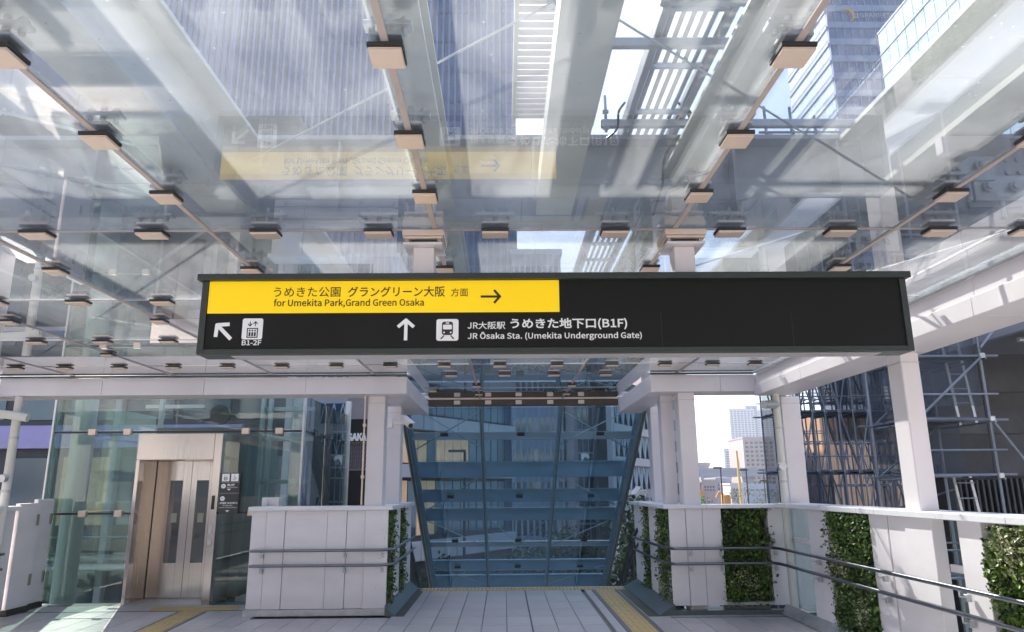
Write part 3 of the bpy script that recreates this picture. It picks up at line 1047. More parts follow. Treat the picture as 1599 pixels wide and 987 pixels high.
# left counter wall
pc = thing('parapet', (-2.5, 10.2, 0), 'white panelled counter-height wall between the lift and the stair', 'parapet')
YC = 10.12
for k, (a, b) in enumerate(((-3.40, -3.20), (-3.195, -2.95), (-2.945, -2.38), (-2.375, -2.12), (-2.115, -1.87), (-1.865, -1.56))):
    MB().bbox(a, b, YC - (.0, .012, .0, .012, 0, .03)[k], YC + (.03 if k == 5 else .24), .08, 1.33, .004).build('panel', panelw, pc)
MB().bbox(-3.44, -2.30, YC - .05, YC + .30, 1.33, 1.385, .005).build('coping', coping_m, pc)
MB().bbox(-2.298, -1.50, YC - .05, YC + .30, 1.33, 1.385, .005).build('coping', coping_m, pc)
MB().box(-3.42, -1.56, YC - .04, YC + .1, 0, .078).build('skirting', galv, pc)
MB().bbox(-3.42, -3.18, 10.55, 10.75, 0, 1.50, .006).bbox(-3.40, -3.33, 10.50, 10.545, 1.36, 1.48, .004).build('service_post', white, pc)

# right wall
pw_ = thing('parapet', (3.65, 4, 0), 'long white parapet on the right with slot windows and plant pockets', 'parapet')
XW = 3.66
for a, b in ((8.47, 8.98), (7.12, 7.47), (6.80, 7.10), (5.72, 6.02), (4.0, 4.55), (3.0, 3.98), (1.97, 2.98), (.4, 1.58), (-1, .38), (-2.6, -1.02), (-4, -2.62)):
    MB().bbox(XW, XW + .28, a + .003, b - .003, .08, 1.33, .005).build('panel', panelw, pw_)
MB().bbox(XW - .012, XW + .10, 6.36, 6.79, .08, 1.33, .005).build('panel', panelw, pw_)
for a, b in ((9.0, 9.93), (6.04, 6.34)):
    MB().box(XW + .13, XW + .145, a, b, .08, 1.33).build('slot_glass', g_slot, pw_)
    MB().bbox(XW + .09, XW + .13, a, b, .90, .96, .003).build('slot_rail', white, pw_)
for a, b in ((7.47, 8.47), (4.56, 5.70)):
    MB().box(XW + .20, XW + .28, a, b, .08, 1.33).build('back_panel', soffit, pw_)
yy = -4.0
for b in (-1.0, 1.2, 3.4, 5.35, 7.25, 9.9):
    MB().bbox(XW - .05, XW + .36, yy + .0015, b - .0015, 1.33, 1.385, .005).build('coping', coping_m, pw_)
    yy = b
MB().add([(XW, -4, .12), (XW, 9.9, .12), (XW - .10, 9.9, .01), (XW - .10, -4, .01), (XW, -4, 0), (XW, 9.9, 0)], [(0, 1, 2, 3), (0, 3, 4), (1, 5, 2), (0, 4, 5, 1), (3, 2, 5, 4)]).build('skirting', galv, pw_)
living_wall('lw', 'yr', 7.52, 8.42, XW, .10, 1.31, 6500, 'green climbing plant panel in the right parapet, between the corner and the broad column', .07, .35)
living_wall('lw', 'yr', 4.60, 5.60, XW, .10, 1.31, 8500, 'lush climbing plant with pale variegated leaves at the right edge of the photo', .14, .8, .18)

# left wall and folded gate leaves
pq = thing('parapet', (-6.75, 6, 0), 'white parapet at the left edge beside the folded gate', 'parapet')
for a, b in ((9.95, 10.2), (9.6, 9.93), (8.9, 9.58), (7.5, 8.88), (6, 7.48), (4, 5.98), (1, 3.98), (-4, .98)):
    MB().bbox(-6.95, -6.62, a, b, .08, 1.36, .005).build('panel', panelw, pq)
MB().bbox(-7.0, -6.56, -4, 9.55, 1.36, 1.42, .005).build('coping', coping_m, pq)
MB().bbox(-7.0, -6.56, 9.553, 10.22, 1.36, 1.42, .005).build('coping', coping_m, pq)
for (y0, y1, zt, xo, lb) in ((10.24, 10.70, 1.45, 0, 'shorter white folded gate leaf with steel hinges beside the left parapet'), (10.72, 11.10, 1.50, -.06, 'taller white folded gate leaf with steel hinges next to the lift glass')):
    g = thing('gate_leaf', (-6.62, (y0 + y1) / 2, 0), lb, 'gate', 'folded gate leaves')
    MB().bbox(-6.66 + xo, -6.60 + xo, y0, y1, .08, zt, .004).build('leaf_panel', panelw, g)
    MB().box(-6.67 + xo, -6.58 + xo, y0, y1, .0, .075).build('bottom_seal', gasket, g)
    for z in (.42, 1.22):
        MB().bbox(-6.60 + xo, -6.585 + xo, y1 - .07, y1 - .02, z - .075, z + .075, .003).build('hinge', mat('hinge_steel', (.35, .33, .27), .4, .6) if 'hinge_steel' not in bpy.data.materials else bpy.data.materials['hinge_steel'], g)

YR = YB - .10
rail([(2.13, 12.4, -.02), (2.13, 10.05), (2.22, YR - .02), (3.50, YR - .02), (3.56, 9.72), (3.56, -3.0)], 'double steel handrail along the right parapet and round to the stair', [(2.45, YR - .02, 0, 1), (2.86, YR - .02, 0, 1), (3.55, YR + .0, .4, 1), (3.56, 8.7, 1, 0), (3.56, 7.2, 1, 0), (3.56, 5.95, 1, 0), (3.56, 4.4, 1, 0), (3.56, 2.6, 1, 0)], 0)
rail([(-3.36, YC - .09), (-1.64, YC - .09), (-1.48, YC + .03), (-1.46, 12.3, .03)], 'double steel handrail across the counter wall and along the left of the stair', [(-3.22, YC - .09, 0, 1), (-2.12, YC - .09, 0, 1), (-1.62, YC - .08, 0, 1)], 0)
rail([(-6.52, 9.92), (-6.52, 2.0)], 'short double steel handrail on the left parapet', [(-6.52, 9.7, -1, 0), (-6.52, 8.4, -1, 0), (-6.52, 6.4, -1, 0)], 0)

# stair and its rails
st = thing('staircase', (.35, 12.66, 0), 'flight of stairs going down from the deck under the sloping glass canopy', 'stairs')
for i in range(36):
    MB().bbox(-1.56, 2.2, 12.66 + .3 * i, 12.98 + .3 * i, -.17 * (i + 1) - .12, -.17 * (i + 1), .004).build('step', slabm, st)
for x in (-1.64, 2.28):
    MB().add([(x - .04, 12.66, 0), (x + .04, 12.66, 0), (x + .04, 12.66, -.7), (x - .04, 12.66, -.7), (x - .04, 23.4, -6.1), (x + .04, 23.4, -6.1), (x + .04, 23.4, -6.8), (x - .04, 23.4, -6.8)],
             [(0, 1, 2, 3), (7, 6, 5, 4), (0, 4, 5, 1), (3, 2, 6, 7), (0, 3, 7, 4), (1, 5, 6, 2)]).build('stringer', white, st)
for x in (-1.62, 2.20):
    MB().tube([(x, 12.3, .92), (x, 12.9, .72), (x, 22, -4.5)], .035, 8).build('stair_rail', darkm, st)
    MB().tube([(x, 12.3, .70), (x, 12.9, .50), (x, 22, -4.7)], .025, 8).build('stair_rail', darkm, st)
    for k in range(8):
        MB().tube([(x, 12.9 + 1.2 * k, .72 - .575 * 1.2 * k), (x, 12.9 + 1.2 * k, -.3 - .575 * 1.2 * k)], .02, 6).build('rail_post', darkm, st)

# ------------------------------------------------------------------ sloping glass canopy over the stair
sc_ = thing('stair_canopy', (.35, 13.0, 2.95), 'sloping blue-tinted glass canopy descending over the stair', 'glass canopy')
A = Vector((0, 12.90, 2.99)); D = Vector((0, 5.9, -3.7)).normalized(); Nn = Vector((0, 3.7, 5.9)).normalized()
def cp(x, s, n=0.0): return Vector((x, 0, 0)) + A + D * s + Nn * n
cx_ = [-1.78, -.41, 1.05, 2.52]
for i in range(3):
    s0 = 0
    while s0 < 13:
        a, b = cx_[i] + .01, cx_[i + 1] - .01
        vs = [cp(a, s0 + .01), cp(b, s0 + .01), cp(b, s0 + 1.62), cp(a, s0 + 1.62)]
        vs += [v + Nn * .02 for v in vs]
        MB().add(vs, [(3, 2, 1, 0), (4, 5, 6, 7), (0, 1, 5, 4), (1, 2, 6, 5), (2, 3, 7, 6), (3, 0, 4, 7)]).build('glass_panel', g_stair, sc_)
        s0 += 1.63
for x in (-.41, 1.05):
    MB().bar(cp(x, 0, -.01), cp(x, 13, -.01), .018, .012, Nn).build('seam_bar', kerb_m, sc_)
    MB().ibeam(cp(x, 0, .20), cp(x, 13, .20), .075, .12, .015, .012, Nn).build('rafter', steelb, sc_)
for x in (-1.80, 2.54):
    MB().bar(cp(x, 0, -.02), cp(x, 13, -.02), .045, .07, Nn).build('edge_rail', kerb_m, sc_)
    MB().ibeam(cp(x, 0, .2), cp(x, 13, .2), .14, .22, .02, .014, Nn).build('side_rafter', steelb, sc_)
s0 = .8
k = 0
ss = (.02, 1.24, 2.39, 3.38, 4.15, 5.5, 6.55, 7.4, 8.8, 10.4, 12)
hh = (.10, .14, .32, .27, .27, .12, .25, .3, .3, .3, .3)
for s0, h_ in zip(ss, hh):
    c = cp(0, s0, .30)
    MB().ibeam((-1.78, c.y, c.z), (2.5, c.y, c.z), .18, h_, .018, .012).build('cross_beam', white if h_ < .2 else steelt, sc_)  # thin beams are white, a lit look put into the colour
for s0 in (.75, 2.9, 4.75, 6.0, 7.5):
    for x in (-1.1, .32, 1.8):
        o = MB().bar(cp(x - .07, s0, -.02), cp(x + .07, s0, -.02), .08, .03, Nn).build('clamp_plate', darkm, sc_)
for (x0, s_0, x1, s_1) in ((-1.7, .1, -.41, 1.5), (-1.7, 1.5, -.41, .3), (1.05, .3, 2.4, 1.5), (2.4, .2, 1.05, 1.4), (-1.7, 3.8, -.41, 2.4), (1.05, 2.4, 2.4, 3.6), (-1.7, 4.2, -.41, 5.4), (2.4, 4.2, 1.05, 5.4), (-.41, 4.0, .35, 5.3), (1.05, 4.0, .35, 5.3), (-1.7, 6.4, -.41, 7.4), (2.4, 6.4, 1.05, 7.4)):
    MB().tube([cp(x0, s_0, .18), cp(x1, s_1, .18)], .012, 6).build('tie_rod', galv, sc_)

# ------------------------------------------------------------------ lift
lf = thing('lift_shaft', (-4.9, 11.1, 0), 'glass-walled lift enclosure with stainless steel double doors', 'lift')
YL = 11.15
Xa, Xb = -6.85, -3.08
D0, D1 = -5.53, -4.26
def gpane(x0, x1, z0, z1):
    MB().box(x0 + .006, x1 - .006, YL, YL + .016, z0 + .006, z1 - .006).build('glass_pane', g_lift, lf)
gpane(Xa, D0 - .03, .02, 1.27); gpane(Xa, D0 - .03, 1.29, 2.46)
gpane(Xa, -5.0, 2.50, 3.02); gpane(-5.0, Xb, 2.50, 3.02)
gpane(D1 + .03, Xb, .02, 1.27); gpane(D1 + .03, Xb, 1.29, 2.46)
for z in (1.28, 2.48):
    if z < 2:
        MB().bbox(Xa, D0, YL + .03, YL + .06, z - .015, z + .015, .002).build('transom', darkm, lf)
        MB().bbox(D1, Xb, YL + .03, YL + .06, z - .015, z + .015, .002).build('transom', darkm, lf)
    else:
        MB().bbox(Xa, Xb, YL + .03, YL + .06, z - .015, z + .015, .002).build('transom', darkm, lf)
cl = MB().bbox(-.055, .055, -.035, .028, -.045, .045, .003).mesh('glass_clamp', clampm)
for (x, z) in ((-6.25, 2.48), (-5.72, 2.48), (-3.93, 2.48), (-3.42, 2.48), (-6.25, 1.28), (-5.72, 1.28), (-3.75, 1.28)):
    inst('glass_clamp', cl, lf, (x, YL, z))
MB().bbox(Xa - .03, Xa, YL - .01, YL + .08, 0, 3.02, .003).build('corner_post', galv, lf)
MB().bbox(Xb, Xb + .035, YL - .01, YL + .08, 0, 3.02, .003).build('corner_post', galv, lf)
MB().bbox(Xa, Xb + .03, YL - .02, YL + .10, 3.025, 3.12, .004).build('head_frame', white, lf)
MB().box(Xa, Xb, YL - .005, YL + .06, 3.02, 3.026).build('head_seal', gasket, lf)
# sides and back
for (y0, y1) in ((YL + .1, 12.7), (12.7, 14.4)):
    for z0, z1 in ((.02, 1.27), (1.29, 2.46), (2.5, 3.02)):
        MB().box(Xb + .004, Xb + .02, y0 + .006, y1 - .006, z0, z1).build('glass_pane', g_lift, lf)
        MB().box(Xa - .02, Xa - .004, y0 + .006, y1 - .006, z0, z1).build('glass_pane', g_lift, lf)
for z in (1.28, 2.48):
    MB().tube([(Xb - .03, YL + .05, z), (Xb - .03, 14.4, z)], .014, 6).build('transom', darkm, lf)
    for y in (11.9, 12.6, 13.4, 14.1):
        MB().bbox(Xb - .05, Xb + .028, y - .035, y + .035, z - .03, z + .03, .003).build('glass_clamp', darkm, lf)
MB().bbox(Xb - .05, Xb + .05, 14.35, 14.45, -1, 3.3, .004).build('corner_post', galv, lf)
MB().tube([(-6.62, 11.55, -1), (-6.62, 11.55, 3.4)], .165, 20).build('round_column', white, lf, smooth=True)
MB().tube([(-3.55, 12.6, -1), (-3.55, 12.6, 3.4)], .10, 16).build('round_column', white, lf, smooth=True)
gr = MB()
for x in (-4.05, -3.92, -5.75):
    gr.bbox(x - .03, x + .03, 12.2, 12.28, -1, 3.3, .003)
for z in (.3, 1.0, 1.7, 2.4, 2.9):  # horizontal bars added to imitate mullion reflections in the lift glass
    gr.bbox(-4.1, -3.2, 12.3, 12.36, z, z + .07, .003)
    gr.bbox(-6.7, -5.6, 13.6, 13.66, z + .2, z + .27, .003)
gr.build('guide_rail_reflection_bar', galv, lf)
MB().tube([(-4.8, 12.3, 2.85), (-4.8, 12.36, 2.85)], .17, 20).build('sheave', darkm, lf)
MB().box(-5.62, -4.12, 11.86, 13.4, 0, 2.6).build('lift_car', mat('car_steel', (.22, .24, .24), .5, .5), lf)
# steel portal
por = MB()
por.bbox(D0, D1 - .12, YL - .03, YL + .12, 2.06, 2.45, .004)
por.build('header', stainless, lf)
MB().bbox(D1 - .118, D1, YL - .03, YL + .66, 0, 2.45, .004).build('jamb', stainless, lf)
MB().bbox(D0, D0 + .05, YL - .03, YL + .12, 0, 2.058, .003).build('jamb', stainless, lf)
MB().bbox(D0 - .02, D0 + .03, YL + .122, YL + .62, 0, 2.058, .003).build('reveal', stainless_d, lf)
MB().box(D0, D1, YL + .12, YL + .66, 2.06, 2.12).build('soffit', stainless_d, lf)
MB().box(D0, D1, YL - .03, YL + .66, -.015, .004).build('sill', galv, lf)
DY = YL + .60
def lift_door(x0, x1, wx0, wx1):
    d = MB()
    d.bbox(x0, wx0, DY, DY + .04, .01, 2.058, .002)
    d.bbox(wx1, x1, DY, DY + .04, .01, 2.058, .002)
    d.bbox(wx0, wx1, DY, DY + .04, .01, .52, .001)
    d.bbox(wx0, wx1, DY, DY + .04, 1.76, 2.058, .001)
    o = d.build('lift_door', stainless, lf)
    MB().box(wx0 - .002, wx1 + .002, DY + .018, DY + .026, .515, 1.765).build('window', facade_glass('door_glass', (.03, .045, .05), .06, 1.0) if 'door_glass' not in bpy.data.materials else bpy.data.materials['door_glass'], o)
    MB().box((wx0 + wx1) / 2 - .045, (wx0 + wx1) / 2 + .045, DY + .012, DY + .0175, 1.12, 1.26).build('sticker', mat('sticker', (.5, .5, .42), .6) if 'sticker' not in bpy.data.materials else bpy.data.materials['sticker'], o)
    return o
lift_door(-5.49, -4.945, -5.27, -5.07)
lift_door(-4.940, -4.38, -4.85, -4.66)
MB().bbox(D1 - .09, D1 - .045, YL - .038, YL - .030, 1.33, 1.53, .002).build('indicator', blackm, lf)
MB().bbox(D1 - .10, D1 - .05, YL - .036, YL - .030, .98, 1.12, .002).tube([(D1 - .075, YL - .036, 1.05), (D1 - .075, YL - .042, 1.05)], .012, 10).build('call_button', galv, lf)
MB().bbox(D1 - .10, D1 - .05, YL - .036, YL - .030, .82, .90, .002).build('call_button', galv, lf)
MB().bbox(-4.93, -4.80, YL - .035, YL - .031, 2.045, 2.058, .001).build('door_sensor', blackm, lf)
# lift notice
ln = thing('lift_notice', (-4.09, YL - .04, 1.26), 'dark vertical notice board with lift and wheelchair pictograms beside the lift doors', 'notice board')
LX0, LX1, LZ0, LZ1 = -4.235, -3.945, 1.265, 1.86
ly = YL - .05
MB().bbox(LX0, LX1, ly, ly + .045, LZ0, LZ1, .003).build('board', mat('notice_dark', (.045, .042, .04), .5), ln)
for x0, kind_ in ((LX0 + .02, 'lift'), (LX0 + .155, 'chair')):
    a = MB().box(x0, x0 + .11, ly - .002, ly, 1.735, 1.845).build('pictogram', signwhite, ln)
    i_ = MB()
    if kind_ == 'lift':
        i_.box(x0 + .03, x0 + .08, ly - .003, ly - .002, 1.75, 1.758).box(x0 + .03, x0 + .08, ly - .003, ly - .002, 1.79, 1.798)
        i_.box(x0 + .03, x0 + .036, ly - .003, ly - .002, 1.758, 1.79).box(x0 + .074, x0 + .08, ly - .003, ly - .002, 1.758, 1.79)
        for c in (.042, .055, .068): i_.box(x0 + c - .003, x0 + c + .003, ly - .003, ly - .002, 1.762, 1.784)
        i_.box(x0 + .038, x0 + .042, ly - .003, ly - .002, 1.806, 1.832).box(x0 + .068, x0 + .072, ly - .003, ly - .002, 1.806, 1.832)
    else:
        P = [(x0 + .055 + .024 * cos(t * pi / 7 - 3.4), 1.778 + .024 * sin(t * pi / 7 - 3.4)) for t in range(10)]
        for q in range(9):
            i_.bar((P[q][0], ly - .0025, P[q][1]), (P[q + 1][0], ly - .0025, P[q + 1][1]), .001, .005, (0, 0, 1))
        i_.box(x0 + .049, x0 + .055, ly - .003, ly - .002, 1.778, 1.815).box(x0 + .055, x0 + .074, ly - .003, ly - .002, 1.778, 1.784)
        i_.box(x0 + .047, x0 + .057, ly - .003, ly - .002, 1.822, 1.832)
    i_.build('pictogram_ink', signdark, a)
for z in (1.72, 1.56):
    MB().box(LX0 + .005, LX1 - .005, ly - .0015, ly, z, z + .004).build('divider', galv, ln)
for (z, s_) in ((1.665, '1F'), (1.485, 'B1')):
    c = MB().poly([(LX0 + .05 + .034 * cos(t * pi / 10), z + .034 * sin(t * pi / 10)) for t in range(20)], ly - .002, ly).build('floor_disc', signwhite, ln)
    t_ = text(s_, signdark, ln, LX0 + .032, z - .013, ly - .003, h=.026, w=.036, depth=.0004)
text('地上階', signwhite, ln, LX0 + .105, 1.665, ly - .002, h=.034, w=.115, depth=.0006, bold=.01)
text('Ground Floor', signwhite, ln, LX0 + .10, 1.638, ly - .002, h=.018, w=.165, depth=.0006)
text('JR大阪駅 うめきた地下口', signwhite, ln, LX0 + .012, 1.405, ly - .002, h=.03, w=.262, depth=.0006, bold=.01)
text('JR Osaka Sta.', signwhite, ln, LX0 + .06, 1.375, ly - .002, h=.022, w=.15, depth=.0006)
text('(Umekita Underground Gate)', signwhite, ln, LX0 + .012, 1.345, ly - .002, h=.02, w=.255, depth=.0006)
for z in (1.60, 1.29):
    MB().poly([(LX0 + .105, z + .026), (LX0 + .165, z + .026), (LX0 + .135, z)], ly - .002, ly).build('arrow', signwhite, ln)

# ------------------------------------------------------------------ small fittings
def pipe(pts, r, name, label, cat, m=steelw, n=16, extra=None):
    t = thing(name, pts[0], label, cat)
    MB().tube(pts, r, n).build('pipe', m, t, smooth=True)
    return t
dp = thing('drainpipe', (3.70, 9.72, 0), 'pale round drainpipe with lamp arm beside the far right column', 'drainpipe')
MB().tube([(3.70, 9.74, 0), (3.70, 9.74, 2.83)], .05, 16).build('pipe', steelw, dp, smooth=True)
for z in (1.65, 2.35): MB().tube([(3.70, 9.74, z), (3.70, 9.74, z + .03)], .056, 16).build('pipe_clip', galv, dp)
MB().tube([(3.70, 9.74, 2.68), (3.46, 9.55, 2.66)], .055, 16).build('arm', galv, dp, smooth=True)
MB().tube([(3.66, 9.69, 1.86), (3.66, 9.60, 1.86)], .05, 16).tube([(3.66, 9.60, 1.86), (3.66, 9.595, 1.86)], .014, 10).build('lamp_head', galv, dp, smooth=True)
dl = thing('drainpipe', (-6.82, 9.75, 0), 'pale round drainpipe with horizontal spout at the left edge', 'drainpipe')
MB().tube([(-6.60, 9.9, 0), (-6.60, 9.9, 2.87)], .055, 16).build('pipe', steelw, dl, smooth=True)
MB().tube([(-7.0, 9.72, 2.64), (-6.62, 9.75, 2.61), (-6.37, 9.78, 2.57)], .055, 16).build('spout', steelw, dl, smooth=True)
for z in (1.6, 2.3): MB().tube([(-6.60, 9.9, z), (-6.60, 9.9, z + .03)], .062, 16).build('pipe_clip', galv, dl)
MB().tube([(-6.58, 9.82, 1.78), (-6.58, 9.74, 1.78)], .05, 16).build('lamp_head', galv, dl, smooth=True)

def cctv(x, y, z, dx, label, wall_dx):
    t = thing('security_camera', (x, y, z), label, 'security camera', 'security cameras beside the stair')
    MB().bbox(x - wall_dx * .12 - .035, x - wall_dx * .12 + .035, y - .04, y + .04, z - .07, z + .07, .006).build('junction_box', white, t)
    MB().bbox(min(x - wall_dx * .09, x + wall_dx * .08), max(x - wall_dx * .09, x + wall_dx * .08), y - .018, y + .018, z - .02, z + .02, .004).build('arm', white, t)
    a, b = Vector((x + wall_dx * .06, y + .02, z + .05)), Vector((x + wall_dx * .06 + dx * .16, y - .16, z - .05))
    MB().tube([a, b], .048, 14, .042).build('housing', steelw, t, smooth=True)
    d = (b - a).normalized()
    MB().tube([b - d * .002, b + d * .008], .034, 12).build('lens', blackm, t)
    MB().bar(a - d * .03 + Vector((0, 0, .05)), b + d * .03 + Vector((0, 0, .05)), .10, .006).build('sunshield', white, t)
    return t
cctv(-1.44, 10.03, 2.49, .75, 'white bullet security camera on the left stair column', 1)
cctv(2.28, 12.2, 1.50, -.7, 'white bullet security camera low on the right stair column', -1)
vb = MB().tube([(-1.93, 10.1, .0 + 1.4), (-1.93, 10.1, 2.88)], .012, 8)
for z in (1.75, 2.45): vb.bbox(-1.95, -1.91, 10.08, 10.14, z, z + .04, .002)
tag(vb.build('conduit', clampm), 'thin beige conduit running up beside the left stair column', 'conduit')

# ------------------------------------------------------------------ buildings round the deck
lilac_w = mat('pale_cladding', (.55, .50, .52), .6, var=.05)
pinkc = mat('pink_cladding', (.50, .41, .40), .7, var=.06)
brickc = mat('brown_cladding', (.26, .20, .18), .8, var=.12)
beigec = mat('beige_cladding', (.78, .71, .66), .7, var=.06)
orangec = mat('ochre_cladding', (.60, .36, .22), .7, var=.18, scale=.5)
greyc = mat('grey_cladding', (.33, .35, .40), .6, var=.1)
darkc = mat('dark_cladding', (.06, .065, .075), .6, var=.15)
whitec = mat('white_cladding', (.56, .60, .68), .6, var=.05)
bluec = mat('blue_cladding', (.30, .36, .50), .5, var=.08)
wing = facade_glass('far_window', (.05, .08, .12))
wind = facade_glass('dark_window', (.02, .03, .04), refl=.35)
tg_dark = facade_glass('tower_glass_dark', (.05, .10, .26), .12, .7)
tg_skylit = facade_glass('tower_glass_skylit', (.34, .52, .66), .15, .9)  # pale sky reflection of the bright tower faces put into the colour
fin_m = mat('tower_fin', (.19, .24, .42), .5, .2)
lilac = mat('lilac_band', (.42, .37, .66), .5)
warm = mat('warm_window', (.70, .44, .26), .6, var=.4, scale=.8, emit=.10)
netm = mat('scaffold_net', (.055, .075, .10), .9, var=.25, scale=1.2)
plankm = mat('scaffold_plank', (.14, .16, .20), .8, var=.2)
tubem2 = mat('scaffold_tube', (.27, .29, .34), .5, .4, var=.3, scale=1.5, island=.35)


def grid(t, wallm, winm, axis, f, a0, a1, z0, z1, na, nz, fa=.6, fz=.55, sgn=-1, dep=.12, name='window', each=False, group_=True):
    """window openings on one face: glass set in raised frames; axis 'x' faces -Y at y=f, axis 'y' faces sgn*X at x=f"""
    da, dz = (a1 - a0) / na, (z1 - z0) / nz
    mb = MB()
    sh = None
    for i in range(na):
        for j in range(nz):
            ca, cz = a0 + da * (i + .5), z0 + dz * (j + .5)
            wa, wz = da * fa / 2, dz * fz / 2
            if each:
                if sh is None:
                    if axis == 'x': sh = MB().bbox(-wa, wa, -dep, .01, -wz, wz, .03).mesh(name, winm)
                    else: sh = MB().bbox(-dep if sgn < 0 else -.01, .01 if sgn < 0 else dep, -wa, wa, -wz, wz, .03).mesh(name, winm)
                inst(name, sh, t, (ca, f, cz) if axis == 'x' else (f, ca, cz))
            elif axis == 'x': mb.box(ca - wa, ca + wa, f - .03, f + .01, cz - wz, cz + wz)
            else: mb.box(min(f, f + sgn * .03), max(f, f + sgn * .03), ca - wa, ca + wa, cz - wz, cz + wz)
    if each: return
    o = mb.build(name, winm, t)
    o['kind'] = 'stuff'
    # floor ledges between the window rows
    lb = MB()
    for j in range(nz + 1):
        cz = z0 + dz * j
        if axis == 'x': lb.box(a0 - .05, a1 + .05, f - dep, f, cz - dz * .08, cz + dz * .08)
        else: lb.box(min(f, f + sgn * dep), max(f, f + sgn * dep), a0 - .05, a1 + .05, cz - dz * .08, cz + dz * .08)
    lb.build('ledge', wallm, t)


def building(label, x0, x1, y0, y1, z1, wallm, faces, cat='building', name='building', z0=-7):
    t = thing(name, ((x0 + x1) / 2, (y0 + y1) / 2, z0), label, cat)
    MB().box(x0, x1, y0, y1, z0, z1).build('wall', wallm, t)
    MB().box(x0 - .15, x1 + .15, y0 - .15, y1 + .15, z1, z1 + .5).build('roof_parapet', wallm, t)
    for fc in faces: grid(t, wallm, *fc)
    return t

# dark striped tower straight ahead
tw = thing('office_tower', (-17, 95, -7), 'dark blue office tower with close vertical fins seen through the middle of the glass roof', 'tower')
TX0, TX1, TY, TH = -33.2, 1.2, 80, 82.0
MB().box(-52, TX0 - .02, TY + 1, TY + 30, -7, 71).build('side_wing', bluec, tw)
MB().box(TX0, TX1, TY, TY + 34, -7, TH).build('glass_body', tg_dark, tw)
fm = MB().bbox(-.13, .13, -.7, 0, -7, TH, .02).mesh('fin', fin_m)
x = TX0 + .2
while x < TX1:
    inst('fin', fm, tw, (x, TY, 0)); x += .78
fmw = MB().bbox(-.11, .11, -.55, 0, -7, 71, .02).mesh('fin', fin_m)
for k in range(24): inst('fin', fmw, tw, (TX0 - .5 - .78 * k, TY + 1, 0))
fl = MB()
z = -3
while z < TH:
    fl.box(TX0, TX1, TY - .06, TY, z, z + .5); z += 4.2
fl.build('spandrel', mat('tower_spandrel', (.07, .11, .24), .4), tw)
fm2 = MB().bbox(0, .5, -.1, .1, -7, TH, .02).mesh('fin', fin_m)
for k in range(30): inst('fin', fm2, tw, (TX1, TY + .6 + 1.1 * k, 0))

# tower with pale lettering, upper right
t1 = thing('office_tower', (76, 130, -7), 'blue glass tower with moon emblem and pale lettering, upper right behind the girder', 'tower')
MB().box(62, 92, 120, 139, -7, 112).build('glass_body', tg_dark, t1)
fb = MB()
z = -4
while z < 112:
    fb.box(61.9, 92, 119.75, 120, z, z + 1.3)
    fb.box(61.7, 62, 120, 139, z, z + .5)
    z += 3.6
fb.build('spandrel', bluec, t1)
vb_ = MB()
for k in range(20): vb_.box(62 + 1.5 * k - .06, 62 + 1.5 * k + .06, 119.7, 120, -7, 112)
vb_.build('mullion', bluec, t1)
pm = MB().bbox(-.06, 0, -.68, .68, -1.45, 1.45, .02).mesh('pane', tg_skylit)
for j in range(18):
    for i in range(13):
        inst('pane', pm, t1, (62, 120.9 + i * 1.43, 46 + 3.6 * j - .35))
a, b = at(1334, 28, Y=119.6), at(1402, 17, Y=119.6)
text('Granrespire'.upper(), lilac_w, t1, a.x + 1.1, a.z, 119.5, h=1.0, w=b.x - a.x, depth=.05)
text('G', lilac_w, t1, a.x - .5, a.z - .1, 119.5, h=1.7, depth=.05)
p = at(1322, 24, Y=119.6)
cr = []
for k in range(13):
    an = -1.2 + 2.9 * k / 12
    cr.append((p.x + 1.5 * cos(an), p.z + 1.5 * sin(an)))
for k in range(12, -1, -1):
    an = -1.2 + 2.9 * k / 12
    cr.append((p.x - .35 + 1.35 * cos(an), p.z - .25 + 1.35 * sin(an)))
mo = MB()
for k in range(12):
    mo.poly([cr[k], cr[k + 1], cr[24 - k], cr[25 - k]], 119.4, 119.6)
mo.build('emblem', orangem, t1)

# glazed tower on the far right
t2 = thing('office_tower', (66, 62, -7), 'glazed tower with pale sky sheen painted into its panes and a sharp corner at the top right corner of the view', 'tower')
MB().box(53.6, 84, 30, 90, -7, 64.0).build('glass_body', tg_dark, t2)
pm = MB().bbox(-.08, 0, -1.02, 1.02, -1.62, 1.62, .03).mesh('pane', tg_skylit)
for j in range(10):
    for i in range(28):
        inst('pane', pm, t2, (53.6, 88.85 - 2.12 * i, 62.2 - 3.4 * j))
lo = MB()
for j in range(10, 20):
    for i in range(28): lo.box(53.52, 53.6, 87.83 - 2.12 * i, 89.87 - 2.12 * i, 60.6 - 3.4 * j, 63.8 - 3.4 * j)
o = lo.build('pane', tg_skylit, t2); o['kind'] = 'stuff'
rb_ = MB().bbox(-.2, 0, -29.9, 29.9, -.12, .12, .02).mesh('sill_band', whitec)
for j in range(11): inst('sill_band', rb_, t2, (53.6, 60, 63.9 - 3.4 * j))

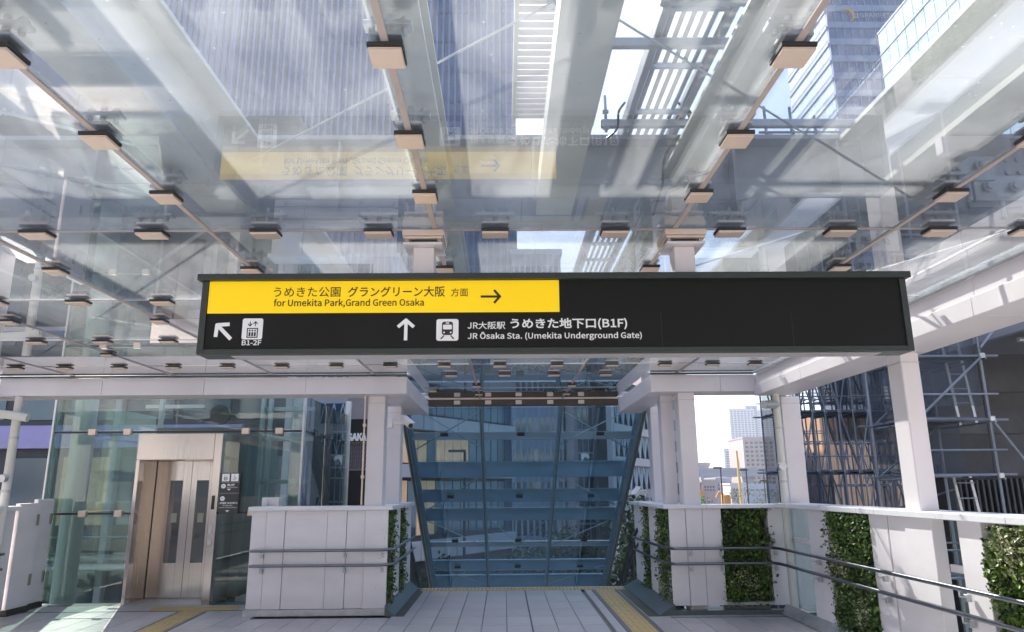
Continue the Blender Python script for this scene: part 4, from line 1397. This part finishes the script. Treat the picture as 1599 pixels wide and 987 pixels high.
# station concourse wall with lettering, upper left
P1, P2 = at(10, 172, Y=30), None
dirv = Vector((.62, 1, 0)).normalized()
ang = math.atan2(dirv.y, dirv.x)
sw = thing('station_hall', (P1.x, P1.y, 0), 'pale station hall wall lettered OSAKA STATION, seen through the roof glass at upper left', 'station building')
sw.rotation_euler = (0, 0, ang)
Zt = P1.z
for k in range(9):
    MB().bbox(-12 + 3 * k, -9.02 + 3 * k, 0, 8, Zt + 1.0, Zt + 5.5, .03).build('upper_panel', lilac_w, sw, loc=(0, 0, 0))
    MB().bbox(-12 + 3 * k, -9.02 + 3 * k, -.4, 8, Zt - 5.5, Zt - 1.9, .03).build('lower_panel', greyc, sw, loc=(0, 0, 0))
MB().box(-12, 15, .3, 8, Zt - 1.9, Zt + 1.0).build('name_band', greyc, sw, loc=(0, 0, 0))
MB().box(-12, 15, .6, 8, -7, Zt - 5.5).build('wall', darkc, sw, loc=(0, 0, 0))
def dist_to(px):     # where along the wall the pixel column falls
    best = min((abs((lambda q: 799.5 + 1125 * (q - Vector((0, 0, 1.62))).dot(R2) / (q - Vector((0, 0, 1.62))).dot(Fv))(P1 + dirv * (s * .05)) - px), s * .05) for s in range(-100, 400))
    return best[1]
s0, s1 = dist_to(5), dist_to(152)
o = text('OSAKA STATION', whitec, None, s0, Zt - .9, .25, h=1.1, w=s1 - s0, depth=.05, spacing=1.1)
o.parent = sw
o.location = (0, 0, 0)

# dark station building on the left, behind the lift
sb = thing('station_building', (-20, 30, -7), 'dark low station building with a lilac band and glass bays behind the lift', 'building')
MB().box(-46, -8.0, 26, 28, -7, 16).build('wall', darkc, sb)
MB().bbox(-46, -9.2, 25.7, 26, 3.05, 3.85, .02).build('lilac_band', lilac, sb)
MB().bbox(-46, -8.2, 25.5, 26, 6.6, 7.3, .02).build('fascia', lilac_w, sb)
bay = MB().bbox(-.85, .85, -.06, 0, -1.15, 1.15, .03).mesh('window', wing)
bayw = MB().bbox(-.85, .85, -.06, 0, -1.15, 1.15, .03).mesh('window', warm)
colm = MB().bbox(-.12, .12, -.35, 0, -7, 7, .03).mesh('pilaster', lilac_w)
for i in range(19):
    xx = -44.6 + 2 * i
    inst('window', bayw if i in (11, 12, 15) else bay, sb, (xx, 26, 1.6))
    inst('window', bay, sb, (xx, 26, 5.2))
    inst('window', bay, sb, (xx, 26, -1.6))
    if i % 3 == 0: inst('pilaster', colm, sb, (xx + 1, 26, 0))
for z in (.1, -.6):
    MB().tube([(-46, 25.2, z), (-8.2, 25.2, z)], .03, 6).build('guard_rail', galv, sb)
MB().box(-46, -8.2, 25.0, 26, -.95, -.8).build('gallery', lilac_w, sb)

# curved pale building through the stair canopy
def slanted(label, a, b, z0, z1, depth, m, name='building'):
    a, b = Vector(a), Vector(b)
    t = thing(name, (a.x, a.y, 0), label, 'building')
    d = (b - a)
    t.rotation_euler = (0, 0, math.atan2(d.y, d.x))
    MB().box(0, d.length, 0, depth, z0, z1).build('wall', m, t, loc=(0, 0, 0))
    return t, d.length
cb_, L_ = slanted('low building with pale bands and warm lit windows seen through the stair canopy', (-6.6, 38, 0), (.4, 49, 0), -7, 11, 1.0, darkc)
for z0, z1 in ((-2.2, -1.2), (2.15, 2.85), (4.75, 5.55), (7.6, 8.3)):
    for k in range(4):
        MB().bbox(L_ * k / 4 + .02, L_ * (k + 1) / 4 - .02, -.5, .02, z0, z1, .03).build('band_panel', lilac_w, cb_, loc=(0, 0, 0))
bm_ = {}
for k in range(16):
    for (zz, hh_) in ((3.8, .85), (.55, 1.45), (6.6, .9)):
        u = L_ * (k + .5) / 16
        mm = warm if (zz == 3.8 and 0 < k < 10 and k not in (5,)) or (zz == .55 and k in (2, 4, 5)) else wing
        key = (mm.name, hh_)
        if key not in bm_: bm_[key] = MB().bbox(-L_ / 35, L_ / 35, -.12, 0, -hh_, hh_, .02).mesh('window', mm)
        o = bpy.data.objects.new('window', bm_[key]); C.objects.link(o); o.parent = cb_; o.location = (u, 0, zz)
lp = thing('street_lamp', (-1.9, 36, -7), 'dark street lamp with flat head in front of the pale banded building', 'street lamp')
MB().tube([(-1.9, 36, -7), (-1.9, 36, 3.3)], .07, 8).bbox(-2.7, -1.85, 35.85, 36.1, 3.3, 3.42, .02).build('mast', darkm, lp)

# slim grey block in the middle, added in place of a reflected lattice
gt = building('slim grey stand-in for a reflected lattice, with pale vertical frames, behind the middle of the stair canopy', .8, 5.2, 62, 72, 22, whitec, [])
fmm = MB().bbox(-.09, .09, -.25, 0, -7, 22, .02).mesh('fin', whitec)
for k in range(9): inst('fin', fmm, gt, (1.0 + .5 * k, 62, 0))
wn2 = MB()
for k in range(10): wn2.box(.8, 5.2, 61.9, 62, -5 + 2.7 * k, -3.4 + 2.7 * k)
wn2.build('window_band', wing, gt)

# brick block with the parking sign
pb = building('brown block with glazed stair bay and a white letter P sign', 5.3, 7.3, 55, 64, 13, pinkc, [])
MB().bbox(5.55, 6.75, 54.8, 55, -5, 10.5, .02).build('glazed_bay', wing, pb)
ml = MB()
for k in range(9): ml.box(5.5, 6.8, 54.7, 54.8, -4.5 + 1.7 * k, -4.38 + 1.7 * k)
for k in range(4): ml.box(5.55 + .4 * k - .03, 5.55 + .4 * k + .03, 54.72, 54.8, -5, 10.5)
ml.build('mullion', greyc, pb)
a, b = at(908, 723, Y=54), at(920, 708, Y=54)
text('P', signwhite, pb, a.x, a.z, 54.0, h=b.z - a.z, w=b.x - a.x, bold=.05, depth=.05)
MB().box(a.x - .1, b.x + .8, 54.05, 54.7, a.z - .25, a.z - .1).build('sign_ledge', greyc, pb)

def xbrace(label, a, b, z0, nz, dz, nb, wallm, top):
    t, L = slanted(label, a, b, -7, top, 1.0, darkc, 'parking_building')
    MB().bbox(-.4, .25, -.3, .1, -7, top, .02).build('corner_pier', wallm, t, loc=(0, 0, 0))
    for j in range(nz + 1):
        MB().bbox(0, L, -.35, .0, z0 + j * dz - .3, z0 + j * dz + .3, .02).build('floor_band', wallm, t, loc=(0, 0, 0))
    br = MB()
    w = L / nb
    for j in range(nz):
        zb, zt_ = z0 + j * dz + .3, z0 + (j + 1) * dz - .3
        for i in range(nb):
            br.bar((i * w, -.12, zb), ((i + .5) * w, -.12, zt_), .09, .12)
            br.bar(((i + .5) * w, -.14, zt_), ((i + 1) * w, -.14, zb), .09, .12)
            br.box(i * w - .05, i * w + .05, -.2, -.05, zb, zt_)
    o = br.build('brace', whitec, t, loc=(0, 0, 0)); o['kind'] = 'stuff'
    return t
xbrace('parking building with white zigzag braces seen through the right of the stair canopy', (7.6, 52, 0), (13.0, 62, 0), -6, 6, 2.35, 9, lilac_w, 9.5)
xb2 = building('pale building with zigzag braced windows behind the side glass of the lift', -16.4, -12.9, 62, 66, 16, lilac_w, [])
for j in range(8):
    z = -6 + 2.6 * j
    MB().box(-15.6, -13.3, 61.9, 62, z, z + 1.7).build('window', wing, xb2)
    z_ = MB()
    for i in range(3):
        x0 = -15.6 + .767 * i
        z_.bar((x0, 61.8, z), (x0 + .38, 61.8, z + 1.7), .1, .08).bar((x0 + .38, 61.8, z + 1.7), (x0 + .767, 61.8, z), .1, .08)
    z_.build('brace', whitec, xb2)
ob = thing('shop_block', (-7.6, 36, -7), 'dark shop box with white lettering OSAKA glimpsed beside the left stair column', 'building')
MB().box(-7.75, -5.6, 36, 37.5, -7, 10).build('wall', pinkc, ob)
a, b = at(545, 690, Y=36), at(600, 655, Y=36)
MB().bbox(a.x, b.x, 35.7, 36, a.z, b.z, .02).build('name_box', blackm, ob)
MB().bbox(a.x, b.x, 35.8, 36, -7, at(530, 735, Y=36).z, .02).build('shopfront', blackm, ob)
a, b = at(534, 689, Y=35.6), at(573, 676, Y=35.6)
text('OSAKA', signwhite, ob, a.x, a.z, 35.6, h=b.z - a.z, w=b.x - a.x, bold=.02, depth=.03)
dd_ = MB()
a, b = at(545, 733, Y=36), at(580, 692, Y=36)
for i in range(10):
    for j in range(6):
        xx, zz = a.x + (b.x - a.x) * (i + .5) / 10, a.z + (b.z - a.z) * (j + .5) / 6
        dd_.bar((xx - .03, 35.95, zz - .09), (xx + .03, 35.95, zz + .09), .03, .04)
dd_.build('screen_pattern', darkc, ob)
xw = MB()
for k in range(3):
    p, q = at(472 + 16 * k, 650 + 26 * k, Y=48), at(516 + 14 * k, 800, Y=44)
    xw.tube([p, q], .35, 8)
lt = thing('lattice_mast', (-11, 46, -7), 'dark slanting lattice legs of a structure behind the lift side glass', 'mast')
xw.build('leg', darkc, lt)

# apartment slab right of the stair and the view through the back window
building('pinkish apartment slab with rows of dark windows right of the stair', 17.0, 22.6, 88, 100, 26, pinkc, [(wing, 'x', 88, 17.2, 22.4, -5, 25, 8, 12, .4, .5)])
b_ = building('pale high-rise apartment tower standing far off in the back window', 196, 226, 600, 630, at(1150, 640, Y=600).z, whitec, [])
b_.location = b_.location
def far_tower(label, px0, px1, ptop, Y, depth, wallm, nwx, nwz, winm=None, side=None):
    p0, p1 = at(px0, 750, Y=Y), at(px1, ptop, Y=Y)
    fs = [(winm or wing, 'x', Y, p0.x + .4, p1.x - .4, 0, p1.z - 1, nwx, nwz, .62, .5)]
    if side: fs.append((winm or wing, 'y', p0.x, Y + 1, Y + depth - 1, 0, p1.z - 1, side, nwz, .6, .5, -1))
    return building(label, p0.x, p1.x, Y, Y + depth, p1.z, wallm, fs)
for o in [b_] + list(b_.children): bpy.data.objects.remove(o)
far_tower('tall pale high-rise with fine balcony rows in the back window', 1147, 1177, 639, 620, 25, whitec, 7, 34)
far_tower('taller slim blue-grey high-rise wing beside the pale high-rise', 1173, 1182, 634, 632, 20, bluec, 2, 34)
far_tower('blue-grey high-rise half hidden behind the drainpipe', 1183, 1212, 640, 700, 25, whitec, 6, 34)
far_tower('square brown apartment block with balconies in the back window', 1165, 1208, 684, 300, 20, pinkc, 6, 11, wind)
far_tower('mid-height pale block with striped balconies left of the crane', 1134, 1150, 702, 480, 20, whitec, 2, 16)
far_tower('low white building under the brown apartment block', 1160, 1212, 758, 210, 18, whitec, 6, 2)
far_tower('narrow grey office building at the left side of the back window', 1068, 1087, 690, 330, 20, greyc, 4, 12)
far_tower('grey sliver of an office building just right of the window column', 1066, 1078, 630, 260, 20, bluec, 3, 16)
wt = thing('water_tower', (75, 330, -7), 'water tower with a flat flared cap on the skyline in the back window', 'water tower')
p = at(1099, 740, Y=330)
MB().tube([(p.x, 330, -7), (p.x, 330, 11)], 1.6, 12).build('shaft', greyc, wt)
MB().tube([(p.x, 330, 8.5), (p.x, 330, 10.5)], 1.8, 16, 3.0).tube([(p.x, 330, 10.5), (p.x, 330, 11.6)], 3.0, 16).build('cap', greyc, wt)
hw = thing('elevated_road', (80, 260, -7), 'grey elevated road running across the back window', 'viaduct')
MB().box(40, 150, 260, 272, 4.6, 6.6).box(40, 150, 259.8, 260, 6.6, 7.6).build('deck', greyc, hw)
for x in (60, 74, 88, 102, 116): MB().bbox(x - 1.2, x + 1.2, 262, 268, -7, 4.6, .1).build('pier', greyc, hw)
lowb = [(1080, 1096, 757, 190, brickc, 'small brown shed at the left of the back window'), (1096, 1118, 752, 200, pinkc, 'low pinkish site office in the back window'), (1118, 1142, 748, 215, greyc, 'low grey warehouse in the back window'), (1140, 1166, 757, 205, beigec, 'low beige workshop below the yellow crane')]
for a_, b2, tp_, Y, m, l in lowb: far_tower(l, a_, b2, tp_, Y, 12, m, 4, 2)
crn = thing('drilling_crane', (60, 180, -7), 'yellow drilling crane with slanting boom in the back window', 'crane')
p0, p1 = at(1156, 765, Y=180), at(1150, 704, Y=180)
MB().bar((p0.x, 180, -7), (p1.x, 180, p1.z), .4, .4).build('mast', yellowm, crn)
p2 = at(1166, 770, Y=180)
MB().bar((p0.x, 180, at(1156, 745, Y=180).z), (p2.x, 180, -3), .25, .25).bar((p1.x, 180, p1.z), (p2.x, 180, -3), .15, .15).build('stay', whitec, crn)
MB().bbox(p0.x - 2, p0.x + 3, 178, 182, -7, -4.5, .1).build('crane_body', yellowm, crn)
oc = thing('excavator', (48, 150, -7), 'small orange machine on the building site in the back window', 'excavator')
p = at(1133, 772, Y=150)
MB().bbox(p.x - .7, p.x + .7, 149, 151, -2.2, -.3, .1).build('cab', orangem, oc)
MB().bar((p.x, 150, -.6), (p.x - 1.3, 150, .4), .3, .3).bar((p.x - 1.3, 150, .4), (p.x - 2.0, 150, -.8), .22, .22).build('boom', orangem, oc)
MB().box(p.x - 1.5, p.x + 1.5, 148.8, 151.2, -7, -2.2).build('track', darkc, oc)
bn = thing('site_banner', (35, 120, -7), 'upright orange and green banner at the lower left of the back window', 'banner')
a, b = at(1087, 783, Y=120), at(1098, 765, Y=120)
MB().box(a.x, b.x, 120, 120.15, at(1087, 774, Y=120).z, b.z).build('upper_half', orangem, bn)
MB().box(a.x, b.x, 120.002, 120.148, a.z - .4, at(1087, 774, Y=120).z - .01).build('lower_half', greenm, bn)
MB().box(a.x + .1, a.x + .25, 120.16, 120.3, -7, b.z).box(b.x - .25, b.x - .1, 120.16, 120.3, -7, b.z).build('post', darkm, bn)
for i, (px, top, Y, lb) in enumerate(((1125, 732, 110, 'tall dark street lamp in the middle of the back window'), (1165, 735, 115, 'tall dark street lamp beside the yellow crane'), (1091, 742, 140, 'thin street lamp at the left of the back window'), (1197, 752, 118, 'short dark lamp post at the right of the back window'), (1192, 735, 150, 'thin lamp post against the brown apartment block'))):
    p = at(px, top, Y=Y)
    t = thing('street_lamp', (p.x, Y, -7), lb, 'street lamp', 'street lamps beyond the deck')
    MB().tube([(p.x, Y, -7), (p.x, Y, p.z)], .14, 8, .09).build('mast', darkm, t)
    MB().bbox(p.x - 1.1, p.x + .2, Y - .25, Y + .25, p.z, p.z + .25, .05).build('lamp_head', darkm, t)
up = thing('utility_pole', (20, 80, -7), 'utility pole with cross arms beside the pinkish apartment slab', 'utility pole')
p = at(1003, 700, Y=80)
MB().tube([(p.x, 80, -7), (p.x, 80, p.z)], .15, 8, .1).build('mast', darkm, up)
for k in range(3): MB().box(p.x - 1.1, p.x + 1.1, 79.9, 80.1, p.z - .5 - .8 * k, p.z - .38 - .8 * k).build('cross_arm', darkm, up)
rs = thing('roadside_sign', (15, 70, -7), 'red lit roadside sign board right of the stair canopy', 'sign')
a, b = at(988, 766, Y=70), at(1003, 754, Y=70)
MB().bbox(a.x, b.x, 70, 70.3, a.z, b.z, .03).build('board', redm, rs)
MB().box(a.x + .2, b.x - .2, 69.95, 69.99, a.z + .25, a.z + .42).build('light_strip', signwhite, rs)
MB().tube([(b.x - .3, 70.15, -7), (b.x - .3, 70.15, a.z)], .1, 8).build('post', darkm, rs)

# ------------------------------------------------------------------ scaffolds on the right
def scaffold(label, pxs, Y, lifts, yb, nets=(), planks=True, r=.026, diag=True, row=2.0, zbase=-7, top=None, name='scaffolding'):
    """pxs photograph columns of the posts at depth Y; lifts: heights of the ledgers"""
    X = [at(px, 757, Y=Y).x for px in pxs]
    t = thing(name, ((X[0] + X[-1]) / 2, Y, zbase), label, 'scaffold')
    zt_ = top or (lifts[-1] + .9)
    for yy in (Y, Y + row):
        for i, x in enumerate(X):
            MB().tube([(x, yy, zbase), (x, yy, zt_ + random.uniform(-.3, .3))], r, 6).build('standard', tubem2, t)
        for z in lifts:
            MB().tube([(X[0] - .3, yy - .04, z), (X[-1] + .3, yy - .04, z + random.uniform(-.03, .03))], r * .9, 6).build('ledger', tubem2, t)
            if random.random() < .8:
                MB().tube([(X[0] - .2, yy - .04, z + .45), (X[-1] + .2, yy - .04, z + .45)], r * .7, 6).build('guard_rail', tubem2, t)
        if diag:
            for i in range(len(X) - 1):
                for j in range(len(lifts) - 1):
                    if random.random() < .6:
                        a, b = (X[i], X[i + 1]) if random.random() < .5 else (X[i + 1], X[i])
                        MB().tube([(a, yy - .07, lifts[j]), (b, yy - .07, lifts[j + 1])], r * .8, 6).build('brace', tubem2, t)
    for i, x in enumerate(X):
        for z in lifts:
            MB().tube([(x + .04, Y - .1, z - .05), (x + .04, Y + row + .1, z - .05)], r * .8, 6).build('transom', tubem2, t)
            cq = MB().bbox(x - .05, x + .05, Y - .09, Y - .03, z - .05, z + .05, .01).build('coupler', galv, t)
    if planks:
        for z in lifts:
            for k in range(3):
                MB().box(X[0], X[-1], Y + .1 + k * row / 3, Y + row / 3 - .02 + k * row / 3, z + .01, z + .05).build('plank', plankm, t)
    for (i0, i1, z0, z1, yy) in nets:
        n = 14
        mb = MB()
        vs = []
        for a in range(n + 1):
            for b in range(7):
                u, v = a / n, b / 6
                vs.append((X[i0] + (X[i1] - X[i0]) * u, Y + yy + .04 * sin(u * 19 + v * 5) * sin(v * pi), z0 + (z1 - z0) * v))
        k0 = len(vs)
        vs += [(x_, y_ + .01, z_) for x_, y_, z_ in vs]
        fs = []
        for a in range(n):
            for b in range(6):
                q = a * 7 + b
                fs.append((q, q + 1, q + 8, q + 7)); fs.append((k0 + q, k0 + q + 7, k0 + q + 8, k0 + q + 1))
        mb.add(vs, fs).build('net_sheet', g_net, t, smooth=True)
    return t

g_net = bpy.data.materials.new('debris_net')
g_net.use_nodes = True
nt = g_net.node_tree
pb_ = nt.nodes['Principled BSDF']
pb_.inputs['Base Color'].default_value = (.09, .11, .15, 1)
pb_.inputs['Roughness'].default_value = .9
tr_ = nt.nodes.new('ShaderNodeBsdfTransparent')
mx_ = nt.nodes.new('ShaderNodeMixShader')
mx_.inputs[0].default_value = .38
nt.links.new(tr_.outputs[0], mx_.inputs[1])
nt.links.new(pb_.outputs[0], mx_.inputs[2])
nt.links.new(mx_.outputs[0], nt.nodes['Material Output'].inputs[0])

zz = [-5.2, -3.4, -1.6, .2, 2.0, 3.8, 5.6, 7.4, 9.2]
scaffold('dense scaffold tower with debris nets behind the far right corner of the deck', (1236, 1256, 1280, 1300, 1322, 1345, 1368, 1395, 1422), 22, zz, 0,
         nets=((0, 1, -7, 8, 1.0), (0, 1, -7, 8, 1.9), (1, 3, .4, 2.0, -.1), (3, 5, 4.0, 5.9, .3), (5, 8, 3.0, 9.2, 1.0), (5, 8, 3.0, 9.2, 1.8), (2, 4, 5, 9.2, 1.2), (1, 8, -7, .2, 1.4)), r=.03)
scaffold('upper scaffold frame standing against the glazed towers above the girder', (1250, 1295, 1337, 1381, 1480), 26, [13.2, 15.2], 0, planks=False, r=.055, diag=True, zbase=5.0, top=16.2)
scaffold('near scaffold with grey sheets and ladders at the right edge', (1444, 1562), 13, [.05, 1.75, 2.75, 3.9, 5.4], 0,
         nets=((0, 1, 1.75, 5.4, .9), (0, 1, 3.0, 5.4, .1), (0, 1, 2.0, 5.4, 1.6)), r=.027, row=1.6)
for (px, z0, z1, lb) in ((1524, 2.7, 5.2, 'upper aluminium ladder hanging on the near scaffold'), (1518, -.2, 1.8, 'lower aluminium ladder standing behind the near scaffold')):
    x = at(px, 757, Y=13.8).x
    ld = thing('ladder', (x, 13.8, z0), lb, 'ladder', 'ladders on the near scaffold')
    for s_ in (-.16, .16): MB().bar((x + s_, 13.75, z0), (x + s_ - .12, 13.9, z1), .05, .03).build('stile', galv, ld)
    k = z0 + .15
    while k < z1:
        MB().tube([(x - .16 - .12 * (k - z0) / (z1 - z0), 13.8, k), (x + .16 - .12 * (k - z0) / (z1 - z0), 13.8, k)], .014, 6).build('rung', galv, ld); k += .28
scaffold('fine background scaffold lattice behind the dense tower at right', (1268, 1284, 1301, 1318, 1336, 1353, 1371, 1389, 1407, 1424), 31, [-5.6, -3.8, -2.0, -.2, 1.6, 3.4, 5.2, 7.0, 8.8, 10.6], 0, planks=False,
         nets=((4, 9, 5.2, 11, 1.2), (0, 2, -7, 3.0, 1.2), (7, 9, -7, 6, 1.2)), r=.032, row=1.4)
ns = bpy.data.objects['scaffolding.003'] if 'scaffolding.003' in bpy.data.objects else bpy.data.objects['scaffolding']
xa, xb = at(1444, 757, Y=13).x, at(1562, 757, Y=13).x
MB().tube([(xb, 12.95, 2.75), (xb + .55, 12.95, 1.9)], .022, 6).build('raker', tubem2, ns)
MB().tube([(xb, 12.95, 4.05), (xb + .5, 12.95, 4.6)], .022, 6).build('raker', tubem2, ns)
MB().tube([(xa - .5, 14.7, .9), (xb + .2, 14.7, 1.5)], .02, 6).build('brace', tubem2, ns)
MB().tube([(xa, 14.75, 2.75), (xb, 14.75, 3.2)], .02, 6).build('brace', tubem2, ns)
for x in (xa + .5, xa + 1.0): MB().tube([(x, 14.6, -7), (x, 14.6, 5.8)], .022, 6).build('standard', tubem2, ns)
# grey concrete shell behind the scaffold
cs = thing('concrete_shell', (16, 20, -7), 'dark grey concrete shell under construction behind the near scaffold', 'building')
MB().box(9.2, 22, 15.6, 16.2, 1.75, 9).build('wall', darkc, cs)
MB().box(9.4, 22, 15.61, 16.2, -7, 1.749).build('lower_wall', blackm, cs)
cp1 = MB().bbox(-.595, .595, -.03, 0, -.44, .44, .006).mesh('formwork_panel', mat('formwork', (.10, .105, .12), .8, var=.35, scale=1.3, island=.3))
for i in range(9):
    for j in range(8):
        inst('formwork_panel', cp1, cs, (9.85 + 1.2 * i, 15.6, 2.2 + .9 * j))
for k in range(26):
    x = 9.3 + .12 * k
    if x < 11.4: MB().bbox(x, x + .05, 15.2, 15.5, -.6, 1.72, .008).build('fence_bar', darkc, cs)
MB().bbox(9.6, 22, 12.2, 15.39, 4.35, 4.8, .03).build('slab_edge', greyc, cs)
for y in (12.0, 13.2): MB().tube([(9.7, y, 4.25), (16, y, 4.25)], .05, 8).build('tube', galv, cs)
gb = thing('hoarding', (12, 24.5, -7), 'dark hoarding below the dense scaffold tower', 'hoarding')
for k in range(9): MB().bbox(8.2 + .82 * k, 9.0 + .82 * k, 25.5, 25.6, -7, .1 + (k % 3) * .08, .01).build('board', darkc, gb)
# sunlit ochre building beyond the scaffold
p0, p1 = at(1293, 790, Y=70), at(1412, 600, Y=70)
och = thing('ochre_building', (p0.x, 70, -7), 'sunlit ochre building with panel joints beyond the scaffold tower', 'building')
MB().box(p0.x, p1.x + 3, 70, 74, -7, at(1300, 640, Y=70).z).build('wall', orangec, och)
for k in range(14):
    x = p0.x + .6 * k
    MB().bbox(x, x + .57, 69.85, 70, -6, at(1300, 640, Y=70).z - .1, .02).build('facade_panel', orangec, och)
rf_ = MB().add([(p0.x - .6, 69.4, 9.4), (p1.x + 3, 69.4, 9.4), (p1.x + 3, 74, 11.5), (p0.x + 1, 74, 11.5), (p0.x - .6, 69.4, 9.1), (p1.x + 3, 69.4, 9.1), (p1.x + 3, 74, 11.1), (p0.x + 1, 74, 11.1)],
               [(0, 1, 2, 3), (7, 6, 5, 4), (0, 4, 5, 1), (1, 5, 6, 2), (2, 6, 7, 3), (3, 7, 4, 0)])
rf_.build('roof', greyc, och)

# unseen hall added behind the camera for reflections and warm fill light
fill_hall = thing('station_hall', (0, -22, -7), 'unseen beige hall with tall glazed bays, added behind the camera for reflections and fill light', 'station building')
MB().box(-45, 40, -34, -22, -7, 15).build('wall', beigec, fill_hall)
bw = MB().bbox(-1.5, 1.5, -.01, .12, -3, 3, .04).mesh('window', wing)
for i in range(18):
    inst('window', bw, fill_hall, (-42 + 4.6 * i, -22, 3.6))
    inst('window', bw, fill_hall, (-42 + 4.6 * i, -22, 10.8))

# ------------------------------------------------------------------ trees
def tree(x, y, h, r, label, zb=-7, n=2600, seed=1):
    rnd = random.Random(seed)
    t = thing('street_tree', (x, y, zb), label, 'tree', 'street trees below the deck')
    mb = MB().tube([(x, y, zb), (x + .1, y, zb + h * .3), (x - .05, y + .1, zb + h * .55)], .16, 8, .09)
    cl = []
    for k in range(11):
        a = rnd.uniform(0, 2 * pi); rr = r * rnd.uniform(.25, .85); z = zb + h * rnd.uniform(.42, .95)
        p = Vector((x + rr * cos(a), y + rr * sin(a), z))
        cl.append((p, r * rnd.uniform(.28, .5)))
        mb.tube([(x, y, zb + h * rnd.uniform(.3, .5)), p], .06, 5, .02)
    mb.build('trunk', bark, t)
    def pt():
        p, q = rnd.choice(cl)
        v = Vector((rnd.gauss(0, 1), rnd.gauss(0, 1), rnd.gauss(0, .8)))
        v = v.normalized() * q * rnd.random() ** .4
        return p + v
    o = leaves(MB(), n, pt, .12, .30).build('crown', leaf_t, t)
    o['kind'] = 'stuff'
    return t
tl = [(4.9, 27, 7.2, 1.7, 'street tree showing right of the stair canopy'),
      (6.4, 31, 8.2, 2.0, 'taller street tree farther back right of the stair canopy'),
      (1.5, 38, 5.6, 2.1, 'round street tree low behind the middle of the stair canopy'),
      (-2.2, 36, 5.2, 1.9, 'round street tree low behind the left of the stair canopy'),
      (4.0, 44, 6.0, 2.3, 'broad street tree behind the right half of the stair canopy'),
      (-13.5, 24, 5.6, 1.9, 'street tree seen low through the lift glass, nearest the doors'),
      (-15.6, 23.0, 5.2, 1.8, 'street tree seen low through the lift glass, left of the round column'),
      (-11.4, 23.5, 5.0, 1.7, 'street tree seen low behind the lift doors'),
      (24, 96, 7.0, 2.6, 'small tree on the building site below the window sill'),
      (45, 140, 8.5, 3.0, 'tree behind the street lamps in the back window'),
      (52, 150, 8.0, 3.0, 'tree under the yellow crane in the back window'),
      (58, 155, 8.2, 3.0, 'tree below the brown apartment block in the back window')]
for i, (x, y, h, r, l) in enumerate(tl): tree(x, y, h, r, l, seed=i + 3, n=2600 if y < 60 else 900)

# ------------------------------------------------------------------ air
hz = bpy.data.materials.new('air')
hz.use_nodes = True
nt = hz.node_tree
nt.nodes.clear()
ho = nt.nodes.new('ShaderNodeOutputMaterial')
hv = nt.nodes.new('ShaderNodeVolumePrincipled')
hv.inputs['Color'].default_value = (.86, .88, .96, 1)
hv.inputs['Density'].default_value = .0005
hv.inputs['Anisotropy'].default_value = .3
nt.links.new(hv.outputs[0], ho.inputs['Volume'])
hzo = MB().box(-420, 460, -60, 760, -8.5, 150).build('haze', hz)
hzo['kind'] = 'stuff'
